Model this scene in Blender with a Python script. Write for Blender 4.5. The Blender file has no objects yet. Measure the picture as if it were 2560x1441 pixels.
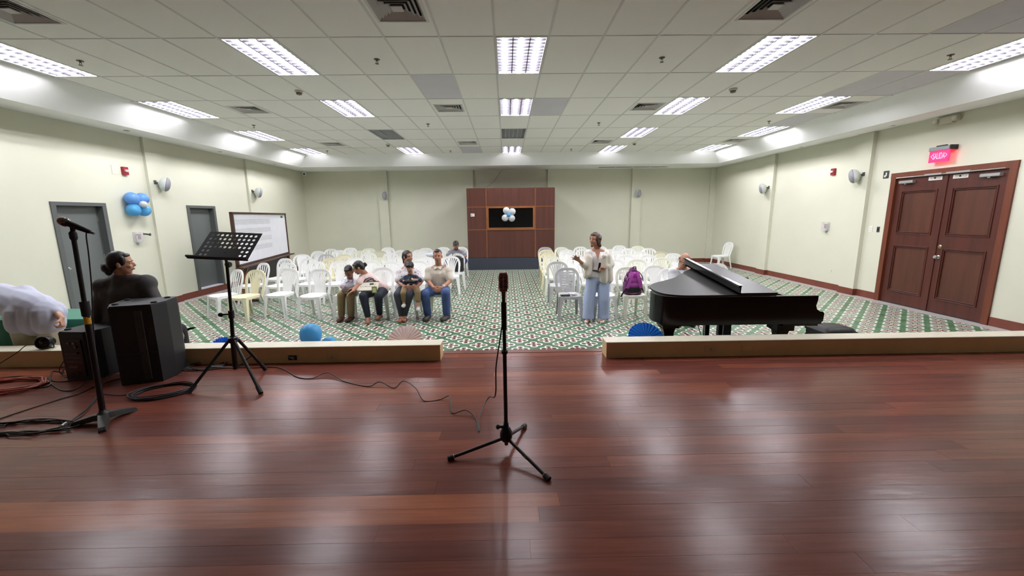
import bpy, bmesh, math, random
from mathutils import Vector, Matrix
random.seed(7)
# ------------------------------------------------------------------ camera
FPX, PITCH, YAW, ROLL, CZ = 1021.0, 0.1757, 0.0125, -0.0112, 1.844
def _cam_axes():
    f = Vector((math.sin(YAW)*math.cos(PITCH), math.cos(YAW)*math.cos(PITCH), -math.sin(PITCH)))
    r = Vector((math.cos(YAW), -math.sin(YAW), 0)); u = r.cross(f)
    c, s = math.cos(ROLL), math.sin(ROLL)
    return c*r + s*u, c*u - s*r, f
AX_R, AX_U, AX_F = _cam_axes()
CAM = Vector((0, 0, CZ))
scene = bpy.context.scene
COL = scene.collection
cd = bpy.data.cameras.new('camera'); cam = bpy.data.objects.new('camera', cd); COL.objects.link(cam)
cd.sensor_width = 36.0; cd.sensor_fit = 'HORIZONTAL'; cd.lens = FPX/2560*36.0
cd.clip_start = 0.05; cd.clip_end = 100
cam.matrix_world = Matrix(((AX_R.x, AX_U.x, -AX_F.x, 0), (AX_R.y, AX_U.y, -AX_F.y, 0), (AX_R.z, AX_U.z, -AX_F.z, CZ), (0, 0, 0, 1)))
scene.camera = cam
# ------------------------------------------------------------------ light and exposure
TUBE_STRENGTH = 80.0
vs = scene.view_settings
scene.display_settings.display_device = 'sRGB'
vs.view_transform = 'Standard'; vs.look = 'None'; vs.gamma = 1.0; vs.use_curve_mapping = False
vs.exposure = 0.52
world = bpy.data.worlds.new('world'); scene.world = world; world.use_nodes = True
world.node_tree.nodes['Background'].inputs[0].default_value = (0.5, 0.55, 0.6, 1)
world.node_tree.nodes['Background'].inputs[1].default_value = 0.05
# ------------------------------------------------------------------ dimensions of the place (metres)
XL, XR, YB, YR = -7.45, 7.82, 15.6, -3.0      # left, right, far wall, wall behind the camera
STAGE = 0.34; YSTAGE = 4.44                   # stage height, stage front edge
ZC = 3.805; ZS = 3.507                        # coffer ceiling, soffit
GX, GY, TW, TD = -0.1015, 3.7327, 0.61, 1.22  # ceiling grid origin and module
def gx(i): return GX + TW*i
def gy(j): return GY + TD*j
def ray(px, py): return AX_F + AX_R*((px-1280)/FPX) - AX_U*((py-720.5)/FPX)
def U(px, py, Y):
    d = ray(px, py); return CAM + d*((Y-CAM.y)/d.y)
def UZ(px, py, z):
    d = ray(px, py); return CAM + d*((z-CAM.z)/d.z)
def UX(px, py, X):
    d = ray(px, py); return CAM + d*((X-CAM.x)/d.x)
# ------------------------------------------------------------------ materials
def lin(c):
    return tuple((v/12.92 if v <= 0.04045 else ((v+0.055)/1.055)**2.4) for v in [x/255.0 for x in c])
MATS = {}
def mat(name, rgb, rough=0.5, metal=0.0, var=0.0, vscale=6.0, bump=0.0, bscale=60.0, coat=0.0, stretch=(1,1,1), emit=None, estr=0.0, spec=0.5, trans=0.0, sheen=0.0, trl=0.0, alpha=1.0):
    """procedural principled material: base colour with noise variation and fine relief"""
    if name in MATS: return MATS[name]
    m = bpy.data.materials.new(name); m.use_nodes = True; MATS[name] = m
    nt = m.node_tree; b = nt.nodes['Principled BSDF']; L = nt.links
    c = lin(rgb)
    b.inputs['Base Color'].default_value = (*c, 1); b.inputs['Roughness'].default_value = rough
    b.inputs['Metallic'].default_value = metal; b.inputs['Specular IOR Level'].default_value = spec
    b.inputs['Coat Weight'].default_value = coat
    b.inputs['Transmission Weight'].default_value = trans
    if alpha < 1: b.inputs['Alpha'].default_value = alpha
    if sheen: b.inputs['Sheen Weight'].default_value = sheen
    if emit is not None:
        b.inputs['Emission Color'].default_value = (*lin(emit), 1); b.inputs['Emission Strength'].default_value = estr
    g = nt.nodes.new('ShaderNodeNewGeometry')
    mp = nt.nodes.new('ShaderNodeMapping'); mp.inputs['Scale'].default_value = stretch
    L.new(g.outputs['Position'], mp.inputs['Vector'])
    n = nt.nodes.new('ShaderNodeTexNoise'); n.inputs['Scale'].default_value = vscale; n.inputs['Detail'].default_value = 4
    L.new(mp.outputs[0], n.inputs['Vector'])
    v = max(var, 0.02)
    r = nt.nodes.new('ShaderNodeValToRGB')
    r.color_ramp.elements[0].position = 0.3; r.color_ramp.elements[1].position = 0.7
    r.color_ramp.elements[0].color = (*[x*(1-v) for x in c], 1); r.color_ramp.elements[1].color = (*[min(1, x*(1+v)) for x in c], 1)
    L.new(n.outputs['Fac'], r.inputs['Fac']); L.new(r.outputs['Color'], b.inputs['Base Color'])
    if trl:
        tb = nt.nodes.new('ShaderNodeBsdfTranslucent'); mx = nt.nodes.new('ShaderNodeMixShader'); mx.inputs[0].default_value = trl
        L.new(r.outputs['Color'], tb.inputs['Color']); L.new(b.outputs[0], mx.inputs[1]); L.new(tb.outputs[0], mx.inputs[2]); L.new(mx.outputs[0], nt.nodes['Material Output'].inputs['Surface'])
    if bump:
        n2 = nt.nodes.new('ShaderNodeTexNoise'); n2.inputs['Scale'].default_value = bscale; n2.inputs['Detail'].default_value = 3
        L.new(mp.outputs[0], n2.inputs['Vector'])
        bp = nt.nodes.new('ShaderNodeBump'); bp.inputs['Strength'].default_value = bump; bp.inputs['Distance'].default_value = 0.01
        L.new(n2.outputs['Fac'], bp.inputs['Height']); L.new(bp.outputs[0], b.inputs['Normal'])
    return m
class NT:
    """tiny wrapper to write maths in shader nodes"""
    def __init__(s, m): s.nt = m.node_tree; s.L = s.nt.links
    def m(s, op, a, b=None, c=None):
        n = s.nt.nodes.new('ShaderNodeMath'); n.operation = op
        for i, v in enumerate((a, b, c)):
            if v is None: continue
            if isinstance(v, (int, float)): n.inputs[i].default_value = v
            else: s.L.new(v, n.inputs[i])
        return n.outputs[0]
    def mix(s, f, a, b):
        n = s.nt.nodes.new('ShaderNodeMix'); n.data_type = 'RGBA'
        if isinstance(f, (int, float)): n.inputs[0].default_value = f
        else: s.L.new(f, n.inputs[0])
        for i, v in ((6, a), (7, b)):
            if isinstance(v, tuple): n.inputs[i].default_value = (*v[:3], 1)
            else: s.L.new(v, n.inputs[i])
        return n.outputs[2]
    def noise(s, vec, scale, detail=3, stretch=None):
        if stretch:
            mp = s.nt.nodes.new('ShaderNodeMapping'); mp.inputs['Scale'].default_value = stretch
            s.L.new(vec, mp.inputs['Vector']); vec = mp.outputs[0]
        n = s.nt.nodes.new('ShaderNodeTexNoise'); n.inputs['Scale'].default_value = scale; n.inputs['Detail'].default_value = detail
        s.L.new(vec, n.inputs['Vector']); return n.outputs['Fac']
    def ramp(s, f, stops):
        r = s.nt.nodes.new('ShaderNodeValToRGB'); e = r.color_ramp.elements
        while len(e) < len(stops): e.new(0.5)
        for k, (p, c) in enumerate(stops): e[k].position = p; e[k].color = (*c[:3], 1)
        s.L.new(f, r.inputs['Fac']); return r.outputs['Color']
    def pos(s):
        g = s.nt.nodes.new('ShaderNodeNewGeometry'); return g.outputs['Position']
    def xyz(s, v):
        x = s.nt.nodes.new('ShaderNodeSeparateXYZ'); s.L.new(v, x.inputs[0]); return x.outputs
# ------------------------------------------------------------------ mesh builder
class MB:
    def __init__(s): s.v = []; s.f = []; s.mi = []; s.cur = 0
    def add(s, vs, fs):
        o = len(s.v); s.v += [Vector(p) for p in vs]
        for f in fs: s.f.append(tuple(i+o for i in f)); s.mi.append(s.cur)
        return s
    def box(s, a, b, M=None):
        x0, y0, z0 = a; x1, y1, z1 = b
        vs = [Vector(p) for p in ((x0,y0,z0),(x1,y0,z0),(x1,y1,z0),(x0,y1,z0),(x0,y0,z1),(x1,y0,z1),(x1,y1,z1),(x0,y1,z1))]
        if M is not None: vs = [M @ v for v in vs]
        return s.add(vs, [(0,3,2,1),(4,5,6,7),(0,1,5,4),(1,2,6,5),(2,3,7,6),(3,0,4,7)])
    def cbox(s, c, d, M=None):
        return s.box((c[0]-d[0]/2, c[1]-d[1]/2, c[2]-d[2]/2), (c[0]+d[0]/2, c[1]+d[1]/2, c[2]+d[2]/2), M)
    def bbox(s, a, b, r, M=None, axis='z'):
        """box with chamfered vertical (or other axis) edges"""
        ax = 'xyz'.index(axis); i, j = [k for k in range(3) if k != ax]
        p = [(a[i]+r,a[j]),(b[i]-r,a[j]),(b[i],a[j]+r),(b[i],b[j]-r),(b[i]-r,b[j]),(a[i]+r,b[j]),(a[i],b[j]-r),(a[i],a[j]+r)]
        return s.prism(p, a[ax], b[ax], axis, M)
    def prism(s, poly, h0, h1, axis='z', M=None):
        ax = 'xyz'.index(axis); i, j = [k for k in range(3) if k != ax]
        n = len(poly); vs = []
        for h in (h0, h1):
            for p in poly:
                q = [0,0,0]; q[i] = p[0]; q[j] = p[1]; q[ax] = h; vs.append(Vector(q))
        if M is not None: vs = [M @ v for v in vs]
        fs = [tuple(reversed(range(n))), tuple(range(n, 2*n))]
        for k in range(n): fs.append((k, (k+1) % n, n+(k+1) % n, n+k))
        return s.add(vs, fs)
    def cyl(s, p, q, r1, r2=None, seg=12, caps=True):
        r2 = r1 if r2 is None else r2
        p = Vector(p); q = Vector(q); d = (q-p)
        if d.length < 1e-9: return s
        d.normalize(); a = d.orthogonal().normalized(); b = d.cross(a)
        vs = []
        for c, r in ((p, r1), (q, r2)):
            for k in range(seg):
                t = 2*math.pi*k/seg; vs.append(c + (a*math.cos(t) + b*math.sin(t))*r)
        fs = [(k, (k+1) % seg, seg+(k+1) % seg, seg+k) for k in range(seg)]
        if caps: fs += [tuple(reversed(range(seg))), tuple(range(seg, 2*seg))]
        return s.add(vs, fs)
    def tube(s, pts, r, seg=8, closed=False, caps=True):
        pts = [Vector(p) for p in pts]; n = len(pts); rs = r if isinstance(r, (list, tuple)) else [r]*n
        vs = []; prev = None
        for k, p in enumerate(pts):
            if closed: d = pts[(k+1) % n] - pts[k-1]
            else: d = pts[min(k+1, n-1)] - pts[max(k-1, 0)]
            d.normalize()
            a = d.orthogonal().normalized() if prev is None else (prev - d*prev.dot(d)).normalized()
            prev = a; b = d.cross(a)
            for t in range(seg):
                w = 2*math.pi*t/seg; vs.append(p + (a*math.cos(w) + b*math.sin(w))*rs[k])
        fs = []
        for k in range(n if closed else n-1):
            k2 = (k+1) % n
            for t in range(seg): fs.append((k*seg+t, k*seg+(t+1) % seg, k2*seg+(t+1) % seg, k2*seg+t))
        if caps and not closed: fs += [tuple(reversed(range(seg))), tuple(range((n-1)*seg, n*seg))]
        return s.add(vs, fs)
    def lathe(s, prof, c=(0,0,0), seg=20, M=None, axis=None):
        """profile (radius, height) spun about z (or placed by M)"""
        c = Vector(c); vs = []; n = len(prof)
        for r, h in prof:
            for k in range(seg):
                t = 2*math.pi*k/seg; vs.append(Vector((r*math.cos(t), r*math.sin(t), h)))
        vs = [(M @ v if M is not None else v) + c for v in vs]
        fs = []
        for i in range(n-1):
            for k in range(seg): fs.append((i*seg+k, i*seg+(k+1) % seg, (i+1)*seg+(k+1) % seg, (i+1)*seg+k))
        fs += [tuple(reversed(range(seg))), tuple(range((n-1)*seg, n*seg))]
        return s.add(vs, fs)
    def ell(s, c, r, R=None, seg=14, rings=9):
        r = (r, r, r) if isinstance(r, (int, float)) else r
        c = Vector(c); vs = [Vector((0,0,-r[2]))]
        for i in range(1, rings):
            ph = -math.pi/2 + math.pi*i/rings
            for k in range(seg):
                t = 2*math.pi*k/seg; vs.append(Vector((r[0]*math.cos(ph)*math.cos(t), r[1]*math.cos(ph)*math.sin(t), r[2]*math.sin(ph))))
        vs.append(Vector((0,0,r[2])))
        if R is not None: vs = [R @ v for v in vs]
        vs = [v + c for v in vs]; fs = []
        for k in range(seg): fs.append((0, 1+(k+1) % seg, 1+k))
        for i in range(rings-2):
            for k in range(seg): fs.append((1+i*seg+k, 1+i*seg+(k+1) % seg, 1+(i+1)*seg+(k+1) % seg, 1+(i+1)*seg+k))
        l = len(vs)-1; o = 1+(rings-2)*seg
        for k in range(seg): fs.append((o+k, o+(k+1) % seg, l))
        return s.add(vs, fs)
    def cap(s, p, q, r1, r2=None, seg=12):
        """tapered capsule with round ends"""
        r2 = r1 if r2 is None else r2; p = Vector(p); q = Vector(q); d = q-p
        if d.length < 1e-6: return s.ell(p, max(r1, r2))
        d.normalize(); pts = []; rs = []
        for k in range(0, 5):
            t = math.pi/2*(1-k/4.0); pts.append(p - d*r1*math.sin(t)); rs.append(max(r1*math.cos(t), r1*0.02))
        for k in range(0, 5):
            t = math.pi/2*k/4.0; pts.append(q + d*r2*math.sin(t)); rs.append(max(r2*math.cos(t), r2*0.02))
        return s.tube(pts, rs, seg)
    def strip(s, pts, w, t, side):
        """flat bar of width w, thickness t swept along pts; side(k) gives the width direction"""
        pts = [Vector(p) for p in pts]; n = len(pts); vs = []
        for k, p in enumerate(pts):
            d = (pts[min(k+1, n-1)] - pts[max(k-1, 0)]).normalized()
            a = Vector(side(k) if callable(side) else side); a = (a - d*a.dot(d)).normalized(); b = d.cross(a)
            ww = w[k] if isinstance(w, (list, tuple)) else w
            for i, j in ((-1,-1),(1,-1),(1,1),(-1,1)): vs.append(p + a*ww/2*i + b*t/2*j)
        fs = [(0,1,2,3)] and []
        for k in range(n-1):
            for t_ in range(4): fs.append((k*4+t_, k*4+(t_+1) % 4, (k+1)*4+(t_+1) % 4, (k+1)*4+t_))
        fs += [(3,2,1,0), ((n-1)*4, (n-1)*4+1, (n-1)*4+2, (n-1)*4+3)]
        return s.add(vs, fs)
    def mesh(s, name, mats, smooth=False, recalc=True):
        me = bpy.data.meshes.new(name); me.from_pydata([tuple(v) for v in s.v], [], s.f)
        if not isinstance(mats, (list, tuple)): mats = [mats]
        for m in mats: me.materials.append(m)
        if len(mats) > 1:
            for p, i in zip(me.polygons, s.mi): p.material_index = i
        if recalc:
            b = bmesh.new(); b.from_mesh(me); bmesh.ops.recalc_face_normals(b, faces=b.faces); b.to_mesh(me); b.free()
        if smooth == 'auto':
            for p in me.polygons: p.use_smooth = True
            try: me.set_sharp_from_angle(angle=math.radians(40))
            except Exception: pass
        elif smooth:
            for p in me.polygons: p.use_smooth = True
        me.update(); return me
    def build(s, name, mats, parent=None, loc=(0,0,0), smooth=False, world=False, rz=0.0):
        """world=True: vertices are world coordinates and are moved into the frame of the parent / loc"""
        if world:
            o = Vector(loc)
            q = parent
            while q is not None: o = o + q.location; q = q.parent
            s.v = [v - o for v in s.v]
        ob = bpy.data.objects.new(name, s.mesh(name, mats, smooth)); COL.objects.link(ob)
        ob.location = loc; ob.rotation_euler.z = rz
        if parent is not None: ob.parent = parent
        return ob
def link(name, me, parent=None, loc=(0,0,0), rot=(0,0,0)):
    ob = bpy.data.objects.new(name, me); COL.objects.link(ob); ob.location = loc; ob.rotation_euler = rot
    if parent is not None: ob.parent = parent
    return ob
def tag(o, label=None, cat=None, group=None, kind=None):
    if label: o['label'] = label
    if cat: o['category'] = cat
    if group: o['group'] = group
    if kind: o['kind'] = kind
    return o
def empty(name, loc, label=None, cat=None, group=None, rz=0.0):
    o = bpy.data.objects.new(name, None); COL.objects.link(o); o.location = loc; o.rotation_euler.z = rz
    o.empty_display_size = 0.1
    return tag(o, label, cat, group)
def copy_tree(o, parent=None):
    c = o.copy(); COL.objects.link(c)
    if parent is not None: c.parent = parent
    for ch in [x for x in o.children]: copy_tree(ch, c)
    return c
def rot_to(d, up=(0,0,1)):
    """matrix whose z axis is d"""
    d = Vector(d).normalized(); a = Vector(up).cross(d)
    if a.length < 1e-5: a = d.orthogonal()
    a.normalize(); b = d.cross(a)
    return Matrix(((a.x,b.x,d.x),(a.y,b.y,d.y),(a.z,b.z,d.z)))
def frame3(x, y, z, o):
    return Matrix(((x[0],y[0],z[0],o[0]),(x[1],y[1],z[1],o[1]),(x[2],y[2],z[2],o[2]),(0,0,0,1)))
def smooth_path(pts, n=6):
    """Catmull-Rom through the points"""
    P = [Vector(p) for p in pts]; P = [P[0]] + P + [P[-1]]; out = []
    for i in range(1, len(P)-2):
        a, b, c, d = P[i-1], P[i], P[i+1], P[i+2]
        for k in range(n):
            t = k/n
            out.append(0.5*((2*b) + (c-a)*t + (2*a-5*b+4*c-d)*t*t + (3*b-3*c+d-a)*t**3))
    out.append(P[-2]); return out
# ================================================================== surfaces
M_WALL = mat('painted plaster pale yellow green', (209,209,190), 0.6, var=0.02, vscale=1.2, bump=0.05, bscale=90)
M_WHITE = mat('white gypsum', (240,241,239), 0.65, var=0.02, vscale=1.0)
M_TILEC = mat('mineral fibre ceiling tile', (240,239,233), 0.85, var=0.035, vscale=220, bump=0.25, bscale=260)
M_TILEG = mat('smooth grey replacement ceiling tile', (208,206,212), 0.7, var=0.015, vscale=3)
M_GRID = mat('ceiling grid white metal', (208,208,203), 0.5, var=0.03)
M_DARK = mat('unlit ceiling void', (28,28,27), 0.9)
M_BASE = mat('glazed red brown skirting tile', (112,58,44), 0.35, var=0.14, vscale=5, bump=0.05, bscale=40)
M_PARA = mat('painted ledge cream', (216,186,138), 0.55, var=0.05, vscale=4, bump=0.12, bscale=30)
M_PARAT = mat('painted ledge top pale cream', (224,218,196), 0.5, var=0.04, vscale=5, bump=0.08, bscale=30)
M_GREY = mat('grey painted steel door', (99,104,101), 0.5, var=0.04, vscale=2, bump=0.05, bscale=50)
M_GREYF = mat('grey painted steel frame', (88,92,90), 0.45, var=0.03, vscale=2)
# patterned cement tile floor
def floor_tile_material():
    m = bpy.data.materials.new('patterned cement tile'); m.use_nodes = True; q = NT(m); b = m.node_tree.nodes['Principled BSDF']
    P = q.pos(); x, y, z = q.xyz(P)
    FX, FY = -0.4215, 5.6867
    u = q.m('DIVIDE', q.m('SUBTRACT', x, FX), 0.4); v = q.m('DIVIDE', q.m('SUBTRACT', y, FY), 0.4)
    def ln(a, b_): return q.m('SQRT', q.m('ADD', q.m('MULTIPLY', a, a), q.m('MULTIPLY', b_, b_)))
    def local(off):
        a = q.m('ABSOLUTE', q.m('MULTIPLY', q.m('SUBTRACT', q.m('FRACT', q.m('ADD', u, off+0.5)), 0.5), 0.4))
        c = q.m('ABSOLUTE', q.m('MULTIPLY', q.m('SUBTRACT', q.m('FRACT', q.m('ADD', v, off+0.5)), 0.5), 0.4))
        hi = q.m('MAXIMUM', a, c); lo = q.m('MINIMUM', a, c)
        lobe = q.m('SUBTRACT', ln(q.m('SUBTRACT', hi, 0.076), lo), 0.056)
        mid = q.m('SUBTRACT', ln(hi, lo), 0.062)
        out = q.m('MINIMUM', lobe, mid)
        disc = q.m('SUBTRACT', ln(q.m('SUBTRACT', hi, 0.073), lo), 0.034)
        neck = q.m('MAXIMUM', q.m('SUBTRACT', lo, 0.013), q.m('SUBTRACT', hi, 0.08))
        cen = q.m('SUBTRACT', hi, 0.027)
        inn = q.m('MINIMUM', q.m('MINIMUM', disc, neck), cen)
        return out, inn, hi
    o1, i1, h1 = local(0.0); o2, i2, h2 = local(0.5)
    out = q.m('MINIMUM', o1, o2); inn = q.m('MINIMUM', i1, i2); hi = q.m('MINIMUM', h1, h2)
    n = q.noise(P, 3.0, 4); n2 = q.noise(P, 0.9, 3)
    green = q.ramp(n, [(0.3, lin((62,96,68))), (0.7, lin((92,132,98)))])
    white = q.ramp(n, [(0.3, lin((212,214,200))), (0.7, lin((232,232,222)))])
    red = q.mix(q.m('SMOOTH_MIN' if False else 'LESS_THAN', hi, 0.045), lin((74,50,48)), lin((120,60,58)))
    worn = q.m('MULTIPLY', q.m('GREATER_THAN', n2, 0.56), 0.22)
    red = q.mix(worn, red, lin((170,140,132)))
    col = q.mix(q.m('LESS_THAN', out, 0.0), green, white)
    col = q.mix(q.m('LESS_THAN', inn, 0.0), col, red)
    q.L.new(col, b.inputs['Base Color'])
    rr = q.m('ADD', q.m('MULTIPLY', n2, 0.12), 0.29); q.L.new(rr, b.inputs['Roughness'])
    b.inputs['Specular IOR Level'].default_value = 0.45
    return m
M_FLOOR = floor_tile_material()
M_JOINT = mat('floor joint cement', (120,124,112), 0.8, var=0.05)
M_BORD = mat('pale border tile', (176,174,170), 0.35, var=0.08, vscale=4)
def plank_material():
    m = bpy.data.materials.new('varnished red hardwood'); m.use_nodes = True; q = NT(m); b = m.node_tree.nodes['Principled BSDF']
    P = q.pos(); oi = m.node_tree.nodes.new('ShaderNodeObjectInfo'); rnd = oi.outputs['Random']
    off = m.node_tree.nodes.new('ShaderNodeVectorMath'); off.operation = 'MULTIPLY_ADD'
    cmb = m.node_tree.nodes.new('ShaderNodeCombineXYZ')
    for k in range(3): q.L.new(q.m('MULTIPLY', rnd, (37.0, 13.0, 7.0)[k]), cmb.inputs[k])
    off.inputs[1].default_value = (1, 1, 1); q.L.new(P, off.inputs[0]); q.L.new(cmb.outputs[0], off.inputs[2])
    base = q.ramp(rnd, [(0.0, lin((116,64,55))), (0.25, lin((123,68,56))), (0.5, lin((129,72,58))), (0.75, lin((138,77,60))), (0.92, lin((150,86,63))), (1.0, lin((170,102,72)))])
    grain = q.noise(off.outputs[0], 3.0, 6, (0.8, 16, 16)); fig = q.noise(off.outputs[0], 1.6, 3, (0.7, 3, 3))
    g = q.m('MULTIPLY', q.m('ADD', q.m('MULTIPLY', grain, 0.6), q.m('MULTIPLY', fig, 0.8)), 1.0)
    col = q.mix(q.m('MULTIPLY', q.m('SUBTRACT', g, 0.45), 1.1), base, lin((62,30,28)))
    q.L.new(col, b.inputs['Base Color'])
    wear = q.noise(P, 0.8, 4, (1, 1.6, 1)); scr = q.noise(P, 7.0, 5, (1, 1, 1))
    rr = q.m('ADD', q.m('ADD', q.m('MULTIPLY', wear, 0.07), q.m('MULTIPLY', scr, 0.04)), 0.19)
    q.L.new(rr, b.inputs['Roughness']); b.inputs['Specular IOR Level'].default_value = 0.19
    bp = m.node_tree.nodes.new('ShaderNodeBump'); bp.inputs['Strength'].default_value = 0.3; bp.inputs['Distance'].default_value = 0.004
    und = q.noise(P, 9.0, 3, (0.5, 1.5, 1))
    q.L.new(q.m('ADD', q.m('MULTIPLY', grain, 0.4), und), bp.inputs['Height']); q.L.new(bp.outputs[0], b.inputs['Normal'])
    return m
M_PLANK = plank_material()
M_GAP = mat('dark gap under planks', (58,30,25), 0.8)
# ================================================================== hall floor
floor = MB().box((XL, 3.9, -0.12), (XR, YB, -0.0045)).build('floor', M_JOINT)
tag(floor, 'hall floor of green and white quatrefoil cement tiles', None, None, 'structure')
TS = 0.2; FX0, FY0 = -0.4215, 5.6867
tile_me = MB().box((-TS/2+.0008, -TS/2+.0008, -0.012), (TS/2-.0008, TS/2-.0008, 0)).mesh('tile', M_FLOOR)
def hall_tiles():
    ix0 = int(math.ceil((XL+0.16-FX0)/TS)); ix1 = int(math.floor((XR-0.16-FX0)/TS))
    iy0 = int(math.ceil((YSTAGE+0.02-FY0)/TS)); iy1 = int(math.floor((YB-0.12-FY0)/TS))
    cells = []
    for j in range(iy0, iy1):
        for i in range(ix0, ix1):
            cx, cy = FX0+TS*(i+.5), FY0+TS*(j+.5)
            d = math.hypot(cx-0.3, cy)
            vis = cy > 5.55 and (abs(cx) < cy*1.2)
            cells.append((0 if (vis and -1.1 < cx < 1.5 or (vis and cy > 6.2 and abs(cx) < 3.2)) else 1, cy + 0.15*abs(cx-0.2), cx, cy))
    cells.sort()
    for k, (a, d, cx, cy) in enumerate(cells[:300]):
        link('tile', tile_me, floor, (cx, cy, 0))
    mb = MB()
    for (a, d, cx, cy) in cells[300:]:
        mb.box((cx-TS/2+.0008, cy-TS/2+.0008, -0.012), (cx+TS/2-.0008, cy+TS/2-.0008, 0))
    o = mb.build('tile_field', M_FLOOR, floor); o['kind'] = 'stuff'
    x0, x1 = FX0+TS*ix0, FX0+TS*ix1; y1 = FY0+TS*iy1
    for n, a, b in (('a', (XL, YSTAGE, -0.01), (x0-.001, YB, -0.0005)), ('b', (x1+.001, YSTAGE, -0.01), (XR, YB, -0.0005)), ('c', (x0, y1+.001, -0.01), (x1, YB, -0.0005))):
        MB().box(a, b).build('border_strip', M_BORD, floor)
hall_tiles()
# ================================================================== stage
stage = MB().box((XL, YR, -0.12), (XR, YSTAGE-0.012, STAGE-0.022)).build('floor_stage', M_GAP)
tag(stage, 'raised stage floor of red brown varnished planks', None, None, 'structure')
M_NOSE = mat('stage nosing wood', (104,60,48), 0.35, var=0.1, vscale=5, stretch=(0.5,6,6))
MB().box((XL, YSTAGE-0.012, -0.1), (XR, YSTAGE, STAGE-0.024)).build('riser_board', M_NOSE, stage)
MB().bbox((XL, YSTAGE-0.10, STAGE-0.022), (XR, YSTAGE+0.012, STAGE+0.003), 0.008, None, 'x').build('nosing', M_NOSE, stage)
def planks():
    rnd = random.Random(21); PW = 0.1105; y = YSTAGE-0.102; cache = {}
    named = {}   # joints read from the photograph: row y -> joint x
    while y - PW > 0.3:
        x = -7.3 + rnd.uniform(0, 1.6)
        xs = [XL+.02, x]
        while x < XR-0.5: x += rnd.choice((1.2, 1.6, 2.1, 2.6, 3.2, 3.9)); xs.append(min(x, XR-.02))
        if xs[-1] < XR-.03: xs.append(XR-.02)
        for a, b in zip(xs, xs[1:]):
            if b-a < 0.15: continue
            Ln = round(b-a, 2); e = rnd.choice((-0.02, 0.0, 0.015))
            if abs(a) > 6.4 and abs(b) > 6.4 and a*b > 0: pass
            mb = MB(); g = 0.0004; dz = rnd.uniform(-0.0004, 0.0004)
            mb.prism([(-Ln/2+g, -PW/2+g), (Ln/2-g, -PW/2+g), (Ln/2-g, PW/2-g), (-Ln/2+g, PW/2-g)], -0.02, 0.0)
            mb.build('plank', M_PLANK, stage, ((a+b)/2, y-PW/2, STAGE+dz))
        y -= PW
planks()
MB().box((XL, YR, STAGE-0.03), (XR, 0.36, STAGE)).build('plank_field', M_PLANK, stage)['kind'] = 'stuff'
# low ledge along the stage front, open in the middle
def ledge(n, x0, x1, label):
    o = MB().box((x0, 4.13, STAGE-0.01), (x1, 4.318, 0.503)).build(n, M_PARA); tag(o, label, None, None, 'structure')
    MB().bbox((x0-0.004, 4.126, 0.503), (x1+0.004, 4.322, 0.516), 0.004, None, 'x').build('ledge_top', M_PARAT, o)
    return o
ledge_l = ledge('wall_ledge_left', XL, -0.712, 'low cream ledge along the stage front left of the opening')
ledge_r = ledge('wall_ledge_right', 1.045, XR, 'low cream ledge along the stage front right of the opening')
# ================================================================== walls
def wall_y(name, X, outer, holes, label):
    """side wall at X, thickness towards outer, with door holes (y0,y1,z0,z1)"""
    mb = MB(); x0, x1 = min(X, outer), max(X, outer); ys = YR
    for (a, b, z0, z1) in holes:
        a, b, z0, z1 = a-.04, b+.04, max(0, z0-.015), z1+.04
        mb.box((x0, ys, 0), (x1, a, ZS+0.5)); 
        if z0 > 0: mb.box((x0, a, 0), (x1, b, z0))
        mb.box((x0, a, z1), (x1, b, ZS+0.5)); ys = b
    mb.box((x0, ys, 0), (x1, YB+0.2, ZS+0.5))
    return tag(mb.build(name, M_WALL), label, None, None, 'structure')
D1 = (6.985, 7.776, 0.17, 2.095); D2 = (9.885, 10.675, 0.17, 2.105); D3 = (6.425, 8.30, 0.0, 2.48)
wall_l = wall_y('wall_left', XL, XL-0.25, [D1, D2], 'pale yellow green left wall with two grey doors')
wall_r = wall_y('wall_right', XR, XR+0.25, [D3], 'pale yellow green right wall with the wooden double door')
wall_b = tag(MB().box((XL-.2, YB, 0), (XR+.2, YB+.2, ZS+.5)).build('wall_back', M_WALL), 'pale yellow green far wall behind the chairs', None, None, 'structure')
wall_s = tag(MB().box((XL-.2, YR-.2, 0), (XR+.2, YR, ZC+.3)).build('wall_stage', M_WALL), 'wall behind the stage', None, None, 'structure')
for y0 in (8.84, 12.18): MB().box((XL-.01, y0, 0), (XL+.055, y0+.4, ZS)).build('pilaster', M_WALL, wall_l)
for y0 in (8.88, 12.07): MB().box((XR-.085, y0, 0), (XR+.01, y0+.4, ZS)).build('pilaster', M_WALL, wall_r)
for x0, x1 in ((-4.70,-4.36),(-1.57,-1.20),(1.56,1.93),(4.69,5.05),(7.62,XR)): MB().box((x0, YB-.09, 0), (x1, YB+.01, ZS)).build('pilaster', M_WALL, wall_b)
# alcove above the booth lies deeper: a shallow recess panel
# baseboards
def base_side(name, X, s, segs, pil, label):
    mb = MB()
    for a, b in segs: mb.box((min(X, X+s*.014), a, 0), (max(X, X+s*.014), b, .145))
    for y0, p in pil: mb.box((min(X, X+s*(p+.014)), y0-.014, 0), (max(X, X+s*(p+.014)), y0+.414, .145))
    return tag(mb.build(name, M_BASE), label, None, None, 'structure')
base_side('baseboard_left', XL, 1, [(4.45, YB)], [(8.84,.055),(12.18,.055)], 'red brown tile baseboard along the left wall')
base_side('baseboard_right', XR, -1, [(4.45,6.32),(8.38,YB)], [(8.88,.085),(12.07,.085)], 'red brown tile baseboard along the right wall')
mb = MB().box((XL, YB-.014, 0), (XR, YB, .145))
for x0, x1 in ((-4.70,-4.36),(-1.57,-1.20),(1.56,1.93),(4.69,5.05),(7.62,XR)): mb.box((x0-.014, YB-.104, 0), (x1+.014, YB, .145))
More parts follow.
